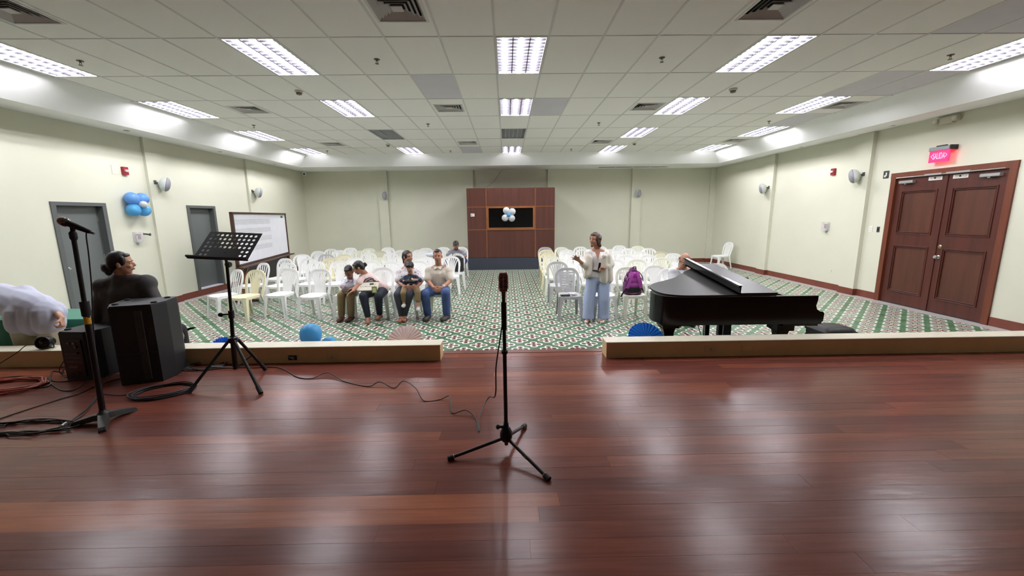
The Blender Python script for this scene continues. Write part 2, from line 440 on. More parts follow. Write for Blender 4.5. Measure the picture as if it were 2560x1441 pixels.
tag(mb.build('baseboard_back', M_BASE), 'red brown tile baseboard along the far wall', None, None, 'structure')
# ================================================================== ceiling: soffit, sloped fascia, tile grid
CX0, CX1 = gx(-10.12), gx(11.1); CY1 = gy(8)-0.02          # tile field
SX0, SX1, SY1 = -6.70, 7.06, 13.93                        # soffit inner edge
CY0 = gy(-2)
ZE, ZEB = 3.447, 3.474                                                # lower edge of the sloped fascia
def soffz(x, y):
    t = max(0.0, (SX0-x)/(SX0-XL), (x-SX1)/(XR-SX1), (y-SY1)/(YB-SY1)); e = ZE + (ZEB-ZE)*max(0, min(1, (y-YR)/(SY1-YR))); return e + (ZS-e)*min(1, t)
soff = MB()
soff.add([(XL,YR,ZS),(SX0,YR,ZE),(SX0,SY1,ZEB),(XL,YB,ZS)], [(0,1,2,3)]); soff.add([(XR,YR,ZS),(SX1,YR,ZE),(SX1,SY1,ZEB),(XR,YB,ZS)], [(3,2,1,0)]); soff.add([(XL,YB,ZS),(SX0,SY1,ZEB),(SX1,SY1,ZEB),(XR,YB,ZS)], [(0,1,2,3)])
ceiling = empty('ceiling', (0, 0, 0)); tag(ceiling, 'tiled suspended ceiling with sloped white edges and louvred lights', None, None, 'structure')
soff.build('soffit', M_WHITE, ceiling)
MB().add([(SX0,YR,ZE),(SX0,SY1,ZEB),(CX0,CY1,ZC),(CX0,YR,ZC)], [(0,1,2,3)]).build('fascia', M_WHITE, ceiling)
MB().add([(SX1,YR,ZE),(SX1,SY1,ZEB),(CX1,CY1,ZC),(CX1,YR,ZC)], [(0,3,2,1)]).build('fascia', M_WHITE, ceiling)
MB().add([(SX0,SY1,ZEB),(SX1,SY1,ZEB),(CX1,CY1,ZC),(CX0,CY1,ZC)], [(0,1,2,3)]).build('fascia', M_WHITE, ceiling)
MB().box((XL-.2, YR-.2, ZC+.2), (XR+.2, YB+.2, ZC+.25)).build('slab', M_DARK, ceiling)
LIGHTS = {}
for j in (1, 3, 5, 7):
    for i in (-10, -5, 0, 5, 10):
        LIGHTS[(9 if (j == 3 and i == 10) else i, j)] = not ((i, j) in ((0, 5), (-5, 5)))
VENTS = [(-8,0),(-2,0),(4,0),(10,0),(-8,3),(-2,3),(4,3),(10,3),(-8,6),(-2,6),(4,6),(10,6)]
GREYT = {(-2,2),(9,2),(10,2),(1,3),(10,4),(-2,7),(8,0),(9,0),(7,-1)}
T0, T1 = 0.010, 0.0
tme = {g: MB().box((-TW/2+.011, -TD/2+.011, -0.001), (TW/2-.011, TD/2-.011, 0.015)).mesh('ceiling_tile', m) for g, m in ((0, M_TILEC), (1, M_TILEG))}
vh = 0.25
vt = MB()
for a, b in (((-TW/2+.011, -TD/2+.011), (-vh, TD/2-.011)), ((vh, -TD/2+.011), (TW/2-.011, TD/2-.011)), ((-vh, -TD/2+.011), (vh, -vh)), ((-vh, vh), (vh, TD/2-.011))):
    vt.box((a[0], a[1], -0.001), (b[0], b[1], 0.015))
vent_tile = vt.mesh('ceiling_tile', M_TILEC)
rt = random.Random(5)
for j in range(-3, 8):
    for i in range(-10, 11):
        if (i, j) in LIGHTS: continue
        me = vent_tile if (i, j) in VENTS else tme[1 if (i, j) in GREYT else 0]
        o = link('ceiling_tile', me, ceiling, (gx(i+.5), gy(j+.5), ZC + rt.uniform(0, .002)))
        o.rotation_euler = (rt.uniform(-.0012, .0012), rt.uniform(-.003, .003), rt.uniform(-.002, .002))
for i in range(-10, 12):
    MB().box((gx(i)-.012, YR, ZC-.004), (gx(i)+.012, CY1, ZC+.001)).build('grid_bar', M_GRID, ceiling)
for j in range(-3, 9):
    MB().box((CX0, gy(j)-.009, ZC-.0035), (CX1, gy(j)+.009, ZC+.0015)).build('grid_bar', M_GRID, ceiling)
MB().box((CX0-.05, YR, ZC+.003), (gx(-10)-.01, CY1, ZC+.016)).build('edge_strip', M_WHITE, ceiling)
MB().box((gx(11)+.01, YR, ZC+.003), (CX1+.05, CY1, ZC+.016)).build('edge_strip', M_WHITE, ceiling)
# ------------------------------------------------------------------ louvred lights
M_ALU = mat('louvre in dark reflection tone', (48,46,52), 0.4, 0.0, var=0.03)  # dark matt tone stands in for mirror blades reflecting the dim room
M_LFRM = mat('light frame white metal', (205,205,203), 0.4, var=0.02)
M_TUBE = mat('lit fluorescent tube', (255,255,255), 0.4, emit=(250,248,255), estr=TUBE_STRENGTH)
M_TUBE0 = mat('unlit fluorescent tube', (214,214,216), 0.3)
LW, LD = TW-.03, TD-.03
lmesh = {}
h = MB()
for a, b in (((-LW/2, -LD/2, .10), (LW/2, LD/2, .105)), ((-LW/2-.004, -LD/2, .0), (-LW/2, LD/2, .105)), ((LW/2, -LD/2, .0), (LW/2+.004, LD/2, .105)), ((-LW/2, -LD/2-.004, .0), (LW/2, -LD/2, .105)), ((-LW/2, LD/2, .0), (LW/2, LD/2+.004, .105))): h.box(a, b)
lmesh['housing'] = h.mesh('housing', mat('darkened housing enamel', (74,70,78), 0.4, var=0.02))  # enamel darkened in colour so gaps between the lit tubes look dim
h = MB()
for a, b in (((-LW/2-.006, -LD/2-.006), (-LW/2+.012, LD/2+.006)), ((LW/2-.012, -LD/2-.006), (LW/2+.006, LD/2+.006)), ((-LW/2, -LD/2-.006), (LW/2, -LD/2+.012)), ((-LW/2, LD/2-.012), (LW/2, LD/2+.006))): h.box((a[0], a[1], -.004), (b[0], b[1], .004))
lmesh['frame'] = h.mesh('frame', M_LFRM)
tub = MB().cyl((0, -LD/2+.03, 0), (0, LD/2-.03, 0), .021, seg=10)
lmesh['tube1'] = tub.mesh('tube', M_TUBE, True); lmesh['tube0'] = tub.mesh('tube', M_TUBE0, True)
lmesh['housing0'] = lmesh['housing'].copy(); lmesh['housing0'].materials.clear(); lmesh['housing0'].materials.append(mat('unlit housing enamel', (186,194,194), .35, 0.0))  # paler copy of the housing enamel, lightened for switched-off lights
def blade(x0, x1, y0, y1, hgt): # wedge profile, wide at the bottom like a parabolic louvre
    m = MB(); lng = (y1-y0) > (x1-x0)
    if lng: m.prism([(-.006, 0), (.006, 0), (.0015, hgt), (-.0015, hgt)], y0, y1, 'y')
    else: m.prism([(-.005, 0), (.005, 0), (.0012, hgt), (-.0012, hgt)], x0, x1, 'x')
    return m.mesh('louvre_blade', M_ALU)
lmesh['long'] = blade(0, 0.01, -LD/2, LD/2, .021); lmesh['cross'] = blade(-LW/2, LW/2, 0, 0.01, .020)
for k_ in ('long', 'cross'):
    lmesh[k_+'0'] = lmesh[k_].copy(); lmesh[k_+'0'].materials.clear(); lmesh[k_+'0'].materials.append(mat('unlit louvre aluminium', (196,198,202), .3, .3))  # paler copy of the blades, tone set for switched-off lights
ORD = ('first', 'second', 'third', 'fourth', 'fifth', 'sixth', 'seventh', 'eighth', 'ninth', 'tenth')
colname = {-10: 'leftmost', -5: 'second from left', 0: 'middle', 5: 'second from right', 10: 'rightmost', 9: 'rightmost'}
for (i, j), on in LIGHTS.items():
    row = ORD[(j-1)//2]
    L_ = empty('ceiling_light', (gx(i+.5), gy(j+.5), ZC-.001), '%s louvred ceiling light, %s in the %s row from the stage' % ('lit' if on else 'dark unlit', colname[i], row), 'ceiling light', 'louvred ceiling lights')
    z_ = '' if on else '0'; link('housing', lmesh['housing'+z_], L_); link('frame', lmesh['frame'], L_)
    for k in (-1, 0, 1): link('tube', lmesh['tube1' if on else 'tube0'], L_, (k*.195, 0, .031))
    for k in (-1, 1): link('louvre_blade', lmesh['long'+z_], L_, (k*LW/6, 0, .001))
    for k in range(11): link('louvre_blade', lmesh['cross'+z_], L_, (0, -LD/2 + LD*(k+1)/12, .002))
# ------------------------------------------------------------------ air vents
M_VENT = mat('vent grey painted metal', (186,183,180), 0.45, var=0.05)
vr = []
for k in range(5):
    a = .235 - .045*k; m = MB()
    for c, s in ((1,0),(0,1),(-1,0),(0,-1)):
        R = Matrix.Rotation(math.atan2(s, c), 4, 'Z')
        m.add([R @ Vector(p) for p in ((a,-a,0),(a,a,0),(a-.034,a-.034,.03),(a-.034,-a+.034,.03),(a,-a,.004),(a,a,.004),(a-.034,a-.034,.034),(a-.034,-a+.034,.034))], [(0,1,2,3),(7,6,5,4),(0,4,5,1),(3,2,6,7)])
    vr.append(m.mesh('vane', M_VENT))
m = MB()
for a, b in (((-.26,-.26),(-.235,.26)),((.235,-.26),(.26,.26)),((-.235,-.26),(.235,-.235)),((-.235,.235),(.235,.26))): m.box((a[0],a[1],-.006),(b[0],b[1],.002))
vfr = m.mesh('frame', M_GRID); vbk = MB().box((-.25,-.25,.06),(.25,.25,.065)).box((-.05,-.05,.02),(.05,.05,.026)).mesh('backing', M_DARK)
vcap = MB().box((-.052,-.052,.002),(.052,.052,.01)).mesh('cap', M_VENT)
vcol = {-8: 'leftmost', -2: 'left of the middle light column', 4: 'right of the middle light column', 10: 'at the right edge'}
vrow = {0: 'nearest the stage', 3: 'in the second vent row', 6: 'in the farthest vent row'}
for (i, j) in VENTS:
    if (i, j) == (10, 0): pass
    v = empty('air_vent', (gx(i+.5), gy(j+.5), ZC), 'square grey ceiling vent %s, %s' % (vrow[j], vcol[i]), 'air vent', 'square ceiling vents')
    link('frame', vfr, v); link('backing', vbk, v); link('cap', vcap, v)
    for r_ in vr: link('vane', r_, v)
# ------------------------------------------------------------------ sprinklers, smoke detectors, downlights
M_BRASS = mat('dull sprinkler metal', (92,86,76), 0.4, 0.6)
sp1 = MB().lathe([(.038,0),(.036,-.006),(.012,-.01),(.008,-.022)], seg=16).mesh('escutcheon', M_BRASS, 'auto')
sp2 = MB().cyl((-.012,0,-.02),(-.010,0,-.05),.003,seg=6).cyl((.012,0,-.02),(.010,0,-.05),.003,seg=6).lathe([(.004,-.05),(.024,-.052),(.024,-.055),(.003,-.057)], seg=12).mesh('deflector', M_BRASS)
sprk = [(942,148),(1655,144),(200,152),(2377,137),(634,313),(1070,310),(1497,307),(1923,303),(818,377),(1126,377),(1428,373)]
srow = ['in the first row']*4 + ['in the second row']*4 + ['in the far row']*3
spos = ['second from left','second from right','leftmost','rightmost','leftmost','second from left','second from right','rightmost','leftmost','middle','rightmost']
for (p, a, b) in zip(sprk, srow, spos):
    c = UZ(*p, ZC); s = empty('sprinkler', (c.x, c.y, ZC-.001), 'small ceiling sprinkler head %s, %s' % (a, b), 'sprinkler', 'ceiling sprinklers')
    link('escutcheon', sp1, s); link('deflector', sp2, s)
M_IVORY = mat('ivory plastic', (205,200,182), 0.5)
sd1 = MB().lathe([(.062,0),(.062,-.018),(.05,-.028)], seg=20).mesh('base', M_IVORY, 'auto'); sd2 = MB().lathe([(.044,-.028),(.04,-.055),(.02,-.062)], seg=16).mesh('sensor_head', mat('smoke sensor grille', (120,112,100), .6), 'auto')
for p, l in (((747,227), 'round smoke detector near the left lights of the second row'), ((1833,222), 'round smoke detector near the right lights of the second row'), ((970,361), 'far round smoke detector left of the booth'), ((1586,357), 'far round smoke detector right of the booth')):
    c = UZ(*p, ZC); s = empty('smoke_detector', (c.x, c.y, ZC-.001), l, 'smoke detector', 'smoke detectors'); link('base', sd1, s); link('sensor_head', sd2, s)
dl1 = MB().lathe([(.05,0),(.05,-.004),(.038,-.006),(.036,.0)], seg=20).mesh('trim_ring', M_GRID, 'auto'); dl2 = MB().lathe([(.036,-.003),(.02,-.004)], seg=16).mesh('lens', mat('dark downlight lens', (95,92,88), .3))
for p, l in (((316,323), 'nearest small downlight in the left soffit'), ((550,377), 'second small downlight in the left soffit'), ((687,408), 'farthest small downlight in the left soffit'), ((2232,311), 'nearest small downlight in the right soffit'), ((2003,366), 'second small downlight in the right soffit'), ((1862,399), 'farthest small downlight in the right soffit')):
    c = UZ(*p, ZS); xx = min(max(c.x, XL+.1), XR-.1); s = empty('downlight', (xx, c.y, soffz(xx, c.y)-.004), l, 'downlight', 'small soffit downlights'); link('trim_ring', dl1, s); link('lens', dl2, s)
# slot air grille in the far soffit
a, b = UZ(1490,420,ZS), UZ(1661,418,ZS); g = empty('slot_grille', ((a.x+b.x)/2, 14.9, soffz(0, 14.9)-.004), 'long dark slotted air grille in the far soffit', 'air grille')
W_ = (b.x-a.x)
for k in range(4):
    x0 = -W_/2 + W_*k/4 + .02; x1 = -W_/2 + W_*(k+1)/4 - .02; fr = MB()
    fr.box((x0,-.09,-.006),(x1,-.075,.0)).box((x0,.075,-.006),(x1,.09,.0)).box((x0,-.075,-.006),(x0+.012,.075,0)).box((x1-.012,-.075,-.006),(x1,.075,0)).build('grille_frame', M_VENT, g)
    MB().box((x0+.012,-.075,-.002),(x1-.012,.075,0)).build('grille_backing', M_DARK, g)
    for t in range(4): MB().box((x0+.012, -.06+.038*t, -.005), (x1-.012, -.055+.038*t, -.001)).build('slat', M_VENT, g)
# ================================================================== grey doors in the left wall
M_STEEL = mat('brushed steel', (190,190,188), 0.25, 0.9)
M_PALE = mat('pale daylight strip', (226,220,232), 0.4)  # pale lavender colour stands in for daylight showing under the doors
def grey_door(n, D, label, rz0):
    y0, y1, z0, z1 = D
    d = empty(n, (XL, (y0+y1)/2, z0)); tag(d, label, None, None, 'structure'); w = (y1-y0); hh = z1-z0
    f = MB()
    for a, b in (((-.165,-w/2-.075,-.02),(.022,-w/2,hh+.06)), ((-.165,w/2,-.02),(.022,w/2+.075,hh+.06)), ((-.165,-w/2,hh),(.022,w/2,hh+.06))): f.box(a, b)
    f.build('door_frame', M_GREYF, d)
    st = MB()
    for a, b in (((-.15,-w/2,0),(-.10,-w/2+.016,hh)), ((-.15,w/2-.016,0),(-.10,w/2,hh)), ((-.15,-w/2,hh-.016),(-.10,w/2,hh))): st.box(a, b)
    st.build('door_stop', M_GREYF, d)
    lf = MB().box((-.145,-w/2+.004,.012),(-.105,w/2-.004,hh-.004)).build('door_leaf', M_GREY, d)
    MB().lathe([(.028,0),(.028,.008),(.012,.014),(.012,.04),(.027,.05),(.03,.065),(.02,.078)], (-.105, -w/2+.075, .86), 16, Matrix.Rotation(math.pi/2, 3, 'Y')).build('door_knob', M_STEEL, lf, smooth='auto')
    for k in (0.25, 1.0, 1.7): MB().cyl((-.1, w/2-.006, k-.045), (-.1, w/2-.006, k+.045), .007, seg=8).build('hinge', M_STEEL, lf)
    MB().box((-.165,-w/2,-.02),(.02,w/2,.006)).build('daylight_sill', M_PALE, d)
    return d
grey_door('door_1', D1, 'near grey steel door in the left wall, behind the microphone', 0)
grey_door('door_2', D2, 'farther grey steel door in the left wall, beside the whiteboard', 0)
# ================================================================== wooden double door in the right wall
M_MAHD = mat('dark mahogany door', (76,34,25), 0.38, var=0.22, vscale=2.2, stretch=(6,6,0.5), bump=0.03, bscale=30)
M_MAHP = mat('mahogany door panel', (80,42,27), 0.42, var=0.25, vscale=2.0, stretch=(5,5,0.4))
M_MAHF = mat('mahogany door casing', (104,52,31), 0.42, var=0.15, vscale=3, stretch=(5,5,0.6))
y0, y1, _, zt = D3
d3 = empty('door_3', (XR, (y0+y1)/2, 0)); tag(d3, 'dark wooden double door with moulded panels under the red exit sign', None, None, 'structure'); w = y1-y0
f = MB().box((-.03,-w/2-.1,0),(.1,-w/2,zt+.1)).build('casing_jamb', M_MAHF, d3)
MB().box((-.03,w/2,0),(.1,w/2+.1,zt+.1)).build('casing_jamb', M_MAHF, d3); MB().box((-.032,-w/2-.104,zt),(.1,w/2+.104,zt+.112)).build('casing_head', M_MAHF, d3)
def leaf(ya, yb, knob):
    """leaf between local ya..yb; stiles and rails with two panels"""
    lw = yb-ya; X0, X1 = 0.012, 0.055
    lf = MB(); st = .14; zs_ = [0.012, .26, 1.16, 1.42, zt-.26, zt-.005]
    lf.box((X0,ya+.002,zs_[0]),(X1,ya+st,zs_[5])).box((X0,yb-st,zs_[0]),(X1,yb-.002,zs_[5]))
    for a, b in ((0,1),(2,3),(4,5)): lf.box((X0,ya+st,zs_[a]),(X1,yb-st,zs_[b]))
    o = lf.build('door_leaf', M_MAHD, d3)
    for a, b in ((1,2),(3,4)):
        MB().box((X0+.018,ya+st,zs_[a]),(X1,yb-st,zs_[b])).build('door_panel', M_MAHP, o)
        for inset, pr, wd in ((0.0,.012,.022),(.028,.004,.018)):
            m = MB(); A, B = ya+st-.02+inset, yb-st+.02-inset; C, D = zs_[a]-.02+inset, zs_[b]+.02-inset
            for p, q in (((A,C),(A+wd,D)),((B-wd,C),(B,D)),((A+wd,C),(B-wd,C+wd)),((A+wd,D-wd),(B-wd,D))): m.bbox((X0-pr,p[0],p[1]),(X0+.02,q[0],q[1]),.004,None,'y' if q[0]-p[0] > q[1]-p[1] else 'z')
            m.build('moulding', M_MAHD, o)
    return o
lf_far = leaf(0.0, w/2-.004, False); lf_near = leaf(-w/2+.004, 0.0, True)
MB().bbox((-.004,-.03,.01),(.012,.022,zt-.01),.004,None,'z').build('astragal', M_MAHD, lf_near)
kn = [(.032,0),(.032,.008),(.013,.014),(.013,.045),(.028,.055),(.032,.07),(.022,.085)]
MR = Matrix.Rotation(-math.pi/2, 3, 'Y')
ky = 7.455-(y0+y1)/2
MB().lathe(kn, (.012, -.085, 1.02), 18, MR).build('door_knob', M_STEEL, lf_near, smooth='auto')
MB().lathe([(.034,0),(.034,.01),(.022,.018),(.012,.03)], (.012, -.085, 1.205), 18, MR).build('deadbolt', mat('worn brass', (150,140,110), .3, .8), lf_near, smooth='auto')
M_CLOSE = mat('door closer silver', (176,176,174), 0.35, 0.5)
M_PAPER = mat('white paper label', (222,220,212), 0.7); M_INK = mat('black ink', (38,38,38), 0.7)
for k, yc in ((0, .70), (1, -.70)):
    par = lf_far if k == 0 else lf_near
    c = MB().bbox((-.05,yc-.14,zt-.105),(.012,yc+.14,zt-.05),.01,None,'y').build('closer_body', M_CLOSE, par)
    MB().box((-.056,yc-.02,zt-.125),(-.02,yc+.02,zt-.1)).build('closer_screw', M_STEEL, c)
for yc, wd in ((.20,.30),(-.22,.38)):
    MB().bbox((-.055,yc-wd/2,zt+.0),(-.03,yc+wd/2,zt+.035),.006,None,'y').build('latch_plate', M_CLOSE, d3)
    par = lf_far if yc > 0 else lf_near
    lb = MB().box((.0095,yc-.12,zt-.085),(.0118,yc+.12,zt-.02)).build('paper_label', M_PAPER, par)
    m = MB(); rr = random.Random(int(yc*100))
    for r_ in range(2):
        t = -.10
        while t < .09:
            ww = rr.uniform(.008,.022); m.box((.008,yc+t,zt-.045-.022*r_),(.0096,yc+min(t+ww,.1),zt-.037-.022*r_)); t += ww+rr.uniform(.005,.01)
    m.box((.008,yc-.01,zt-.06),(.0094,yc+.02,zt-.03)); m.build('printed_text', M_INK, lb)
MB().cyl((-.034,-w/2+.05,zt+.012),(-.034,w/2-.02,zt+.012),.008,seg=8).build('coordinator_rod', M_CLOSE, d3)
# ================================================================== exit sign SALIDA with arrows, lit red
M_RED = mat('lit red exit panel', (255,40,90), 0.4, emit=(255,24,74), estr=1.6); M_RED2 = mat('lit pale red lettering', (255,150,170), 0.4, emit=(255,110,140), estr=1.9)
M_SIGNG = mat('exit sign grey housing', (140,146,148), 0.4, 0.3); M_BLACK = mat('black plastic', (22,22,23), 0.4)
es = empty('exit_sign', (XR-.10, 7.45, 2.70), 'glowing red SALIDA exit sign with arrows above the wooden double door', 'exit sign')
MB().box((-.012,-.17,0),(.012,.17,.20)).build('lit_panel', M_RED, es)
MB().bbox((-.03,-.175,.20),(.03,.175,.265),.006,None,'y').build('housing', M_SIGNG, es)
MB().box((-.02,-.10,.265),(.02,.06,.285)).build('top_mount', M_BLACK, es); MB().box((-.03,-.20,.195),(.10,-.175,.27)).build('wall_bracket', M_BLACK, es)
MB().box((.02,-.06,.21),(.10,.06,.25)).build('wall_arm', M_BLACK, es)
def text_mesh(body, size, M, mt, name, parent, depth=.002):
    cu = bpy.data.curves.new('t', 'FONT'); cu.body = body; cu.size = size; cu.extrude = depth; cu.align_x = 'CENTER'; cu.align_y = 'CENTER'
    t = bpy.data.objects.new('t', cu); COL.objects.link(t); dg = bpy.context.evaluated_depsgraph_get()
    me = bpy.data.meshes.new_from_object(t.evaluated_get(dg)); bpy.data.objects.remove(t); me.transform(M); me.materials.clear(); me.materials.append(mt); me.name = name
    return link(name, me, parent)
# text faces -X (into the hall): local text x -> -Y, y -> Z
text_mesh('<SALIDA>', .088, frame3((0,-.72,0),(0,0,1.75),(-1,0,0),(-.0125,0,.10)), M_RED2, 'lettering', es)
# emergency light
el = empty('emergency_light', (XR, 7.48, 3.36), 'ivory twin lamp emergency light high on the right wall above the exit sign', 'emergency light')
MB().bbox((-.07,-.11,0),(0,.11,.11),.012,None,'y').build('housing', M_IVORY, el)
for s in (-1, 1):
    hd = MB().bbox((-.10,s*.165-.045,.01),(-.01,s*.165+.045,.10),.02,None,'x').build('lamp_head', M_IVORY, el)
    MB().lathe([(.032,0),(.032,.006),(.01,.01)], (-.10, s*.165, .055), 16, MR).build('lens', mat('frosted lamp lens', (225,222,210), .3), hd)
# ================================================================== wall plates, switches and alarm stations
def plate(name, label, cat, pos, wdt, hgt, mt, wall, extra=None, group=None, depth=.008):
    """flat plate on a wall; wall is 'L', 'R' or 'B' (hall side normal)"""
    n = {'L': Vector((1,0,0)), 'R': Vector((-1,0,0)), 'B': Vector((0,-1,0)), 'S': Vector((0,-1,0))}[wall]; r = Vector((0,0,1)).cross(n) * 1.0
    o = empty(name, pos, label, cat, group); M = frame3(r, (0,0,1), n, (0,0,0))
    MB().bbox((-wdt/2,-hgt/2,0),(wdt/2,hgt/2,depth),.004,M).build('plate', mt, o)
    if extra: extra(o, M)
    return o
M_PLATE = mat('cream wall plate', (214,212,192), 0.45)
def rocker(o, M):
    for k in (-1, 1): MB().bbox((-.018,k*.024-.018,.008),(.018,k*.024+.018,.013),.003,M).build('rocker', M_PLATE, o)
def socket(o, M):
    for k in (-1, 1):
        MB().bbox((k*.028-.016,-.014,.008),(k*.028+.016,.014,.011),.006,M).build('socket_face', M_PLATE, o)
        MB().box((k*.028-.006,-.004,.011),(k*.028-.003,.006,.0115),M).box((k*.028+.003,-.004,.011),(k*.028+.006,.006,.0115),M).build('slot', M_INK, o)
plate('blank_plate', 'cream blank wall plate beside the left fire alarm strobe', 'wall plate', (XL,8.174,2.786), .14, .16, M_PLATE, 'L')
plate('blank_plate', 'cream blank wall plate beside the right fire alarm strobe', 'wall plate', (XR,10.102,2.781), .14, .16, M_PLATE, 'R')
plate('wall_outlet', 'cream wall outlet low on the right wall beyond the piano', 'outlet', (XR,9.703,.445), .12, .075, M_PLATE, 'R', socket)
plate('light_switch', 'white light switch left of the wooden double door', 'switch', (XR,8.735,1.474), .085, .13, mat('white switch plate', (226,228,220), .4), 'R', rocker)
def dark_inner(o, M): MB().bbox((-.016,-.03,.008),(.016,.03,.014),.003,M).build('dial', M_BLACK, o)
plate('thermostat', 'small dark wall control between light switch and double door', 'wall control', (XR,8.553,1.471), .062, .115, mat('dark grey plate', (70,74,70), .4), 'R', dark_inner)
def arrow(o, M):
    MB().box((-.01,-.03,.008),(.02,.04,.0085),M).box((-.04,-.05,.008),(.0,-.01,.0085),M).build('printed_symbol', M_PAPER, o)
plate('wall_sign', 'small dark square sign high beside the double door', 'sign', (XR,8.551,2.586), .12, .15, mat('dark sign board', (52,54,52), .5), 'R', arrow)
M_ALRED = mat('fire alarm red', (150,30,40), 0.35); M_CLEAR = mat('clear lens', (226,228,230), 0.12, trans=0.3)
def strobe(o, M):
    MB().bbox((-.035,-.02,.05),(.035,.025,.075),.008,M).build('lens', M_CLEAR, o)
for X, y, wl, l in ((XL, 8.355, 'L', 'red fire alarm strobe high on the left wall'), (XR, 9.931, 'R', 'red fire alarm strobe high on the right wall')):
    plate('alarm_strobe', l, 'alarm strobe', (X, y, 2.785), .11, .15, M_ALRED, wl, strobe, None, .05)
M_ACR = mat('clear acrylic cover', (228,228,232), 0.1, alpha=0.22)
def pull(o, M):
    MB().bbox((-.05,-.06,.008),(.05,.06,.04),.006,M).build('pull_station', mat('pull station white', (205,200,196), .4), o)
    MB().box((-.05,.035,.04),(.05,.06,.046),M).build('red_band', M_ALRED, o)
    MB().box((-.022,-.045,.04),(.022,.03,.05),M).build('pull_handle', mat('pull station dark grey', (84,78,76), .4), o)
    MB().box((.03,-.05,.04),(.045,.03,.044),M).build('red_mark', M_ALRED, o)
    m = MB()
    for a, b in (((-.09,-.10,.07),(.09,.10,.073)), ((-.09,-.10,0),(-.087,.10,.07)), ((.087,-.10,0),(.09,.10,.07)), ((-.09,.097,0),(.09,.10,.07)), ((-.09,-.10,0),(.09,-.097,.07))): m.box(a, b, M)
    m.build('acrylic_cover', M_ACR, o)
    MB().bbox((-.035,-.135,.0),(.035,-.10,.05),.008,M).build('sounder', mat('pale grey plastic', (196,196,192), .4), o)
for X, y, wl, l in ((XL, 8.397, 'L', 'clear boxed fire alarm pull station under the blue balloons'), (XR, 9.957, 'R', 'clear boxed fire alarm pull station on the right wall')):
    plate('alarm_pull_station', l, 'fire alarm', (X, y, 1.50), .16, .17, mat('pale backplate', (210,208,205), .5), wl, pull)
# dark clip hanging at the left pull station
hk = MB().tube(smooth_path([(XL+.075,8.47,1.56),(XL+.12,8.52,1.55),(XL+.12,8.58,1.53),(XL+.10,8.60,1.56)], 5), .016, 8).build('hanging_strap', mat('dark grey fabric strap', (62,64,68), .8), None, (XL+.08, 8.5, 1.5), smooth=True, world=True)
tag(hk, 'dark grey strap hooked over the left alarm cover', 'strap')
# ledge outlets
def blank(o, M): MB().bbox((-.05,-.03,.008),(.05,.03,.010),.004,M).build('cover', M_PARA, o)
def duplex(o, M):
    MB().lathe([(.022,0),(.022,.004),(.012,.005)], M @ Vector((0,0,.006)), 16, M.to_3x3()).build('socket_face', mat('aged cream plastic', (190,172,132), .5), o)
    MB().box((-.006,-.008,.011),(-.003,.004,.0115),M).box((.003,-.008,.011),(.006,.004,.0115),M).build('slot', M_INK, o)
M_LPL = mat('painted over wall plate', (200,180,138), 0.5)
def broken(o, M):
    MB().box((-.045,-.026,.001),(.045,.026,.010),M).build('open_box', M_BLACK, o)
    rr = random.Random(3)
    for k in range(4): MB().tube([M @ Vector((rr.uniform(-.04,.04), rr.uniform(-.02,.02), .012)) for _ in range(4)], .003, 6).build('wire', M_INK if k % 2 else M_IVORY, o)
for px, py, fn, l in ((831,899, duplex, 'cream outlet on the left ledge beside the open socket box'), (733,898, broken, 'open broken socket box with loose wires in the left ledge'), (1776,875, duplex, 'cream outlet on the right ledge, left of its blank plate'), (1868,878, blank, 'blank cream plate on the right ledge')):
    c = U(px, py, 4.13); plate('ledge_outlet', l, 'outlet', (c.x, 4.13, .425 if px > 1000 else .40), .125, .075, M_LPL, 'S', fn)
# ================================================================== round wall loudspeakers
M_SPKW = mat('speaker white plastic', (206,212,208), 0.4); M_SPKG = mat('speaker grey mesh grille', (150,150,158), 0.6, var=0.15, vscale=300)
def wall_speaker(mount, aim, label, tall=False):
    mount = Vector(mount); aim = Vector(aim).normalized(); o = empty('wall_speaker', mount, label, 'loudspeaker', 'round wall loudspeakers')
    R = rot_to(aim).to_4x4(); c = aim*.17 if not tall else aim*.12
    T = Matrix.Translation(c) @ R
    R3 = R.to_3x3()
    rad = .155 if not tall else .12
    sy = 1.0 if not tall else 1.35
    def T2(v): return v
    prof_b = [(.03,-.10),(.08,-.095),(.125,-.06),(rad,.0),(rad,.012)]
    prof_g = [(rad-.006,.012),(rad-.01,.03),(rad*.78,.062),(rad*.45,.082),(.01,.088)]
    S = Matrix.Diagonal((1, sy, 1)) if not tall else Matrix.Diagonal((.72, 1.25, .8))
    b = MB().lathe(prof_b, c, 28, R3 @ S).build('shell', M_SPKW, o, smooth='auto')
    MB().lathe(prof_g, c, 28, R3 @ S).build('grille', M_SPKG, o, smooth=True)
    MB().lathe([(.05,-.10),(.05,-.112),(.03,-.116)], c, 16, R3 @ S).build('rear_boss', M_SPKW, b, smooth='auto')
    MB().cyl(c - aim*.10, (0,0,0), .014, seg=8).build('bracket_arm', mat('bracket dark metal', (74,78,74), .5), o)
    n = Vector((1,0,0)) if mount.x < -5 and mount.y < 15 else (Vector((-1,0,0)) if mount.x > 5 and mount.y < 15 else Vector((0,-1,0)))
    r = Vector((0,0,1)).cross(n); MB().box((-.03,-.04,0),(.03,.04,.012), frame3(r,(0,0,1),n,(0,0,0))).build('bracket_plate', mat('bracket dark metal', (74,78,74), .5), o)
wall_speaker((XL+.055, 8.98, 2.62), (.80,.55,-.22), 'round white loudspeaker on the nearer left wall pilaster above the balloons')
wall_speaker((XL+.055, 12.33, 2.63), (.80,.55,-.22), 'round white loudspeaker on the farther left wall pilaster above the whiteboard')
wall_speaker((XR-.085, 9.0, 2.64), (-.80,.55,-.18), 'round white loudspeaker on the right wall pilaster nearest the double door')
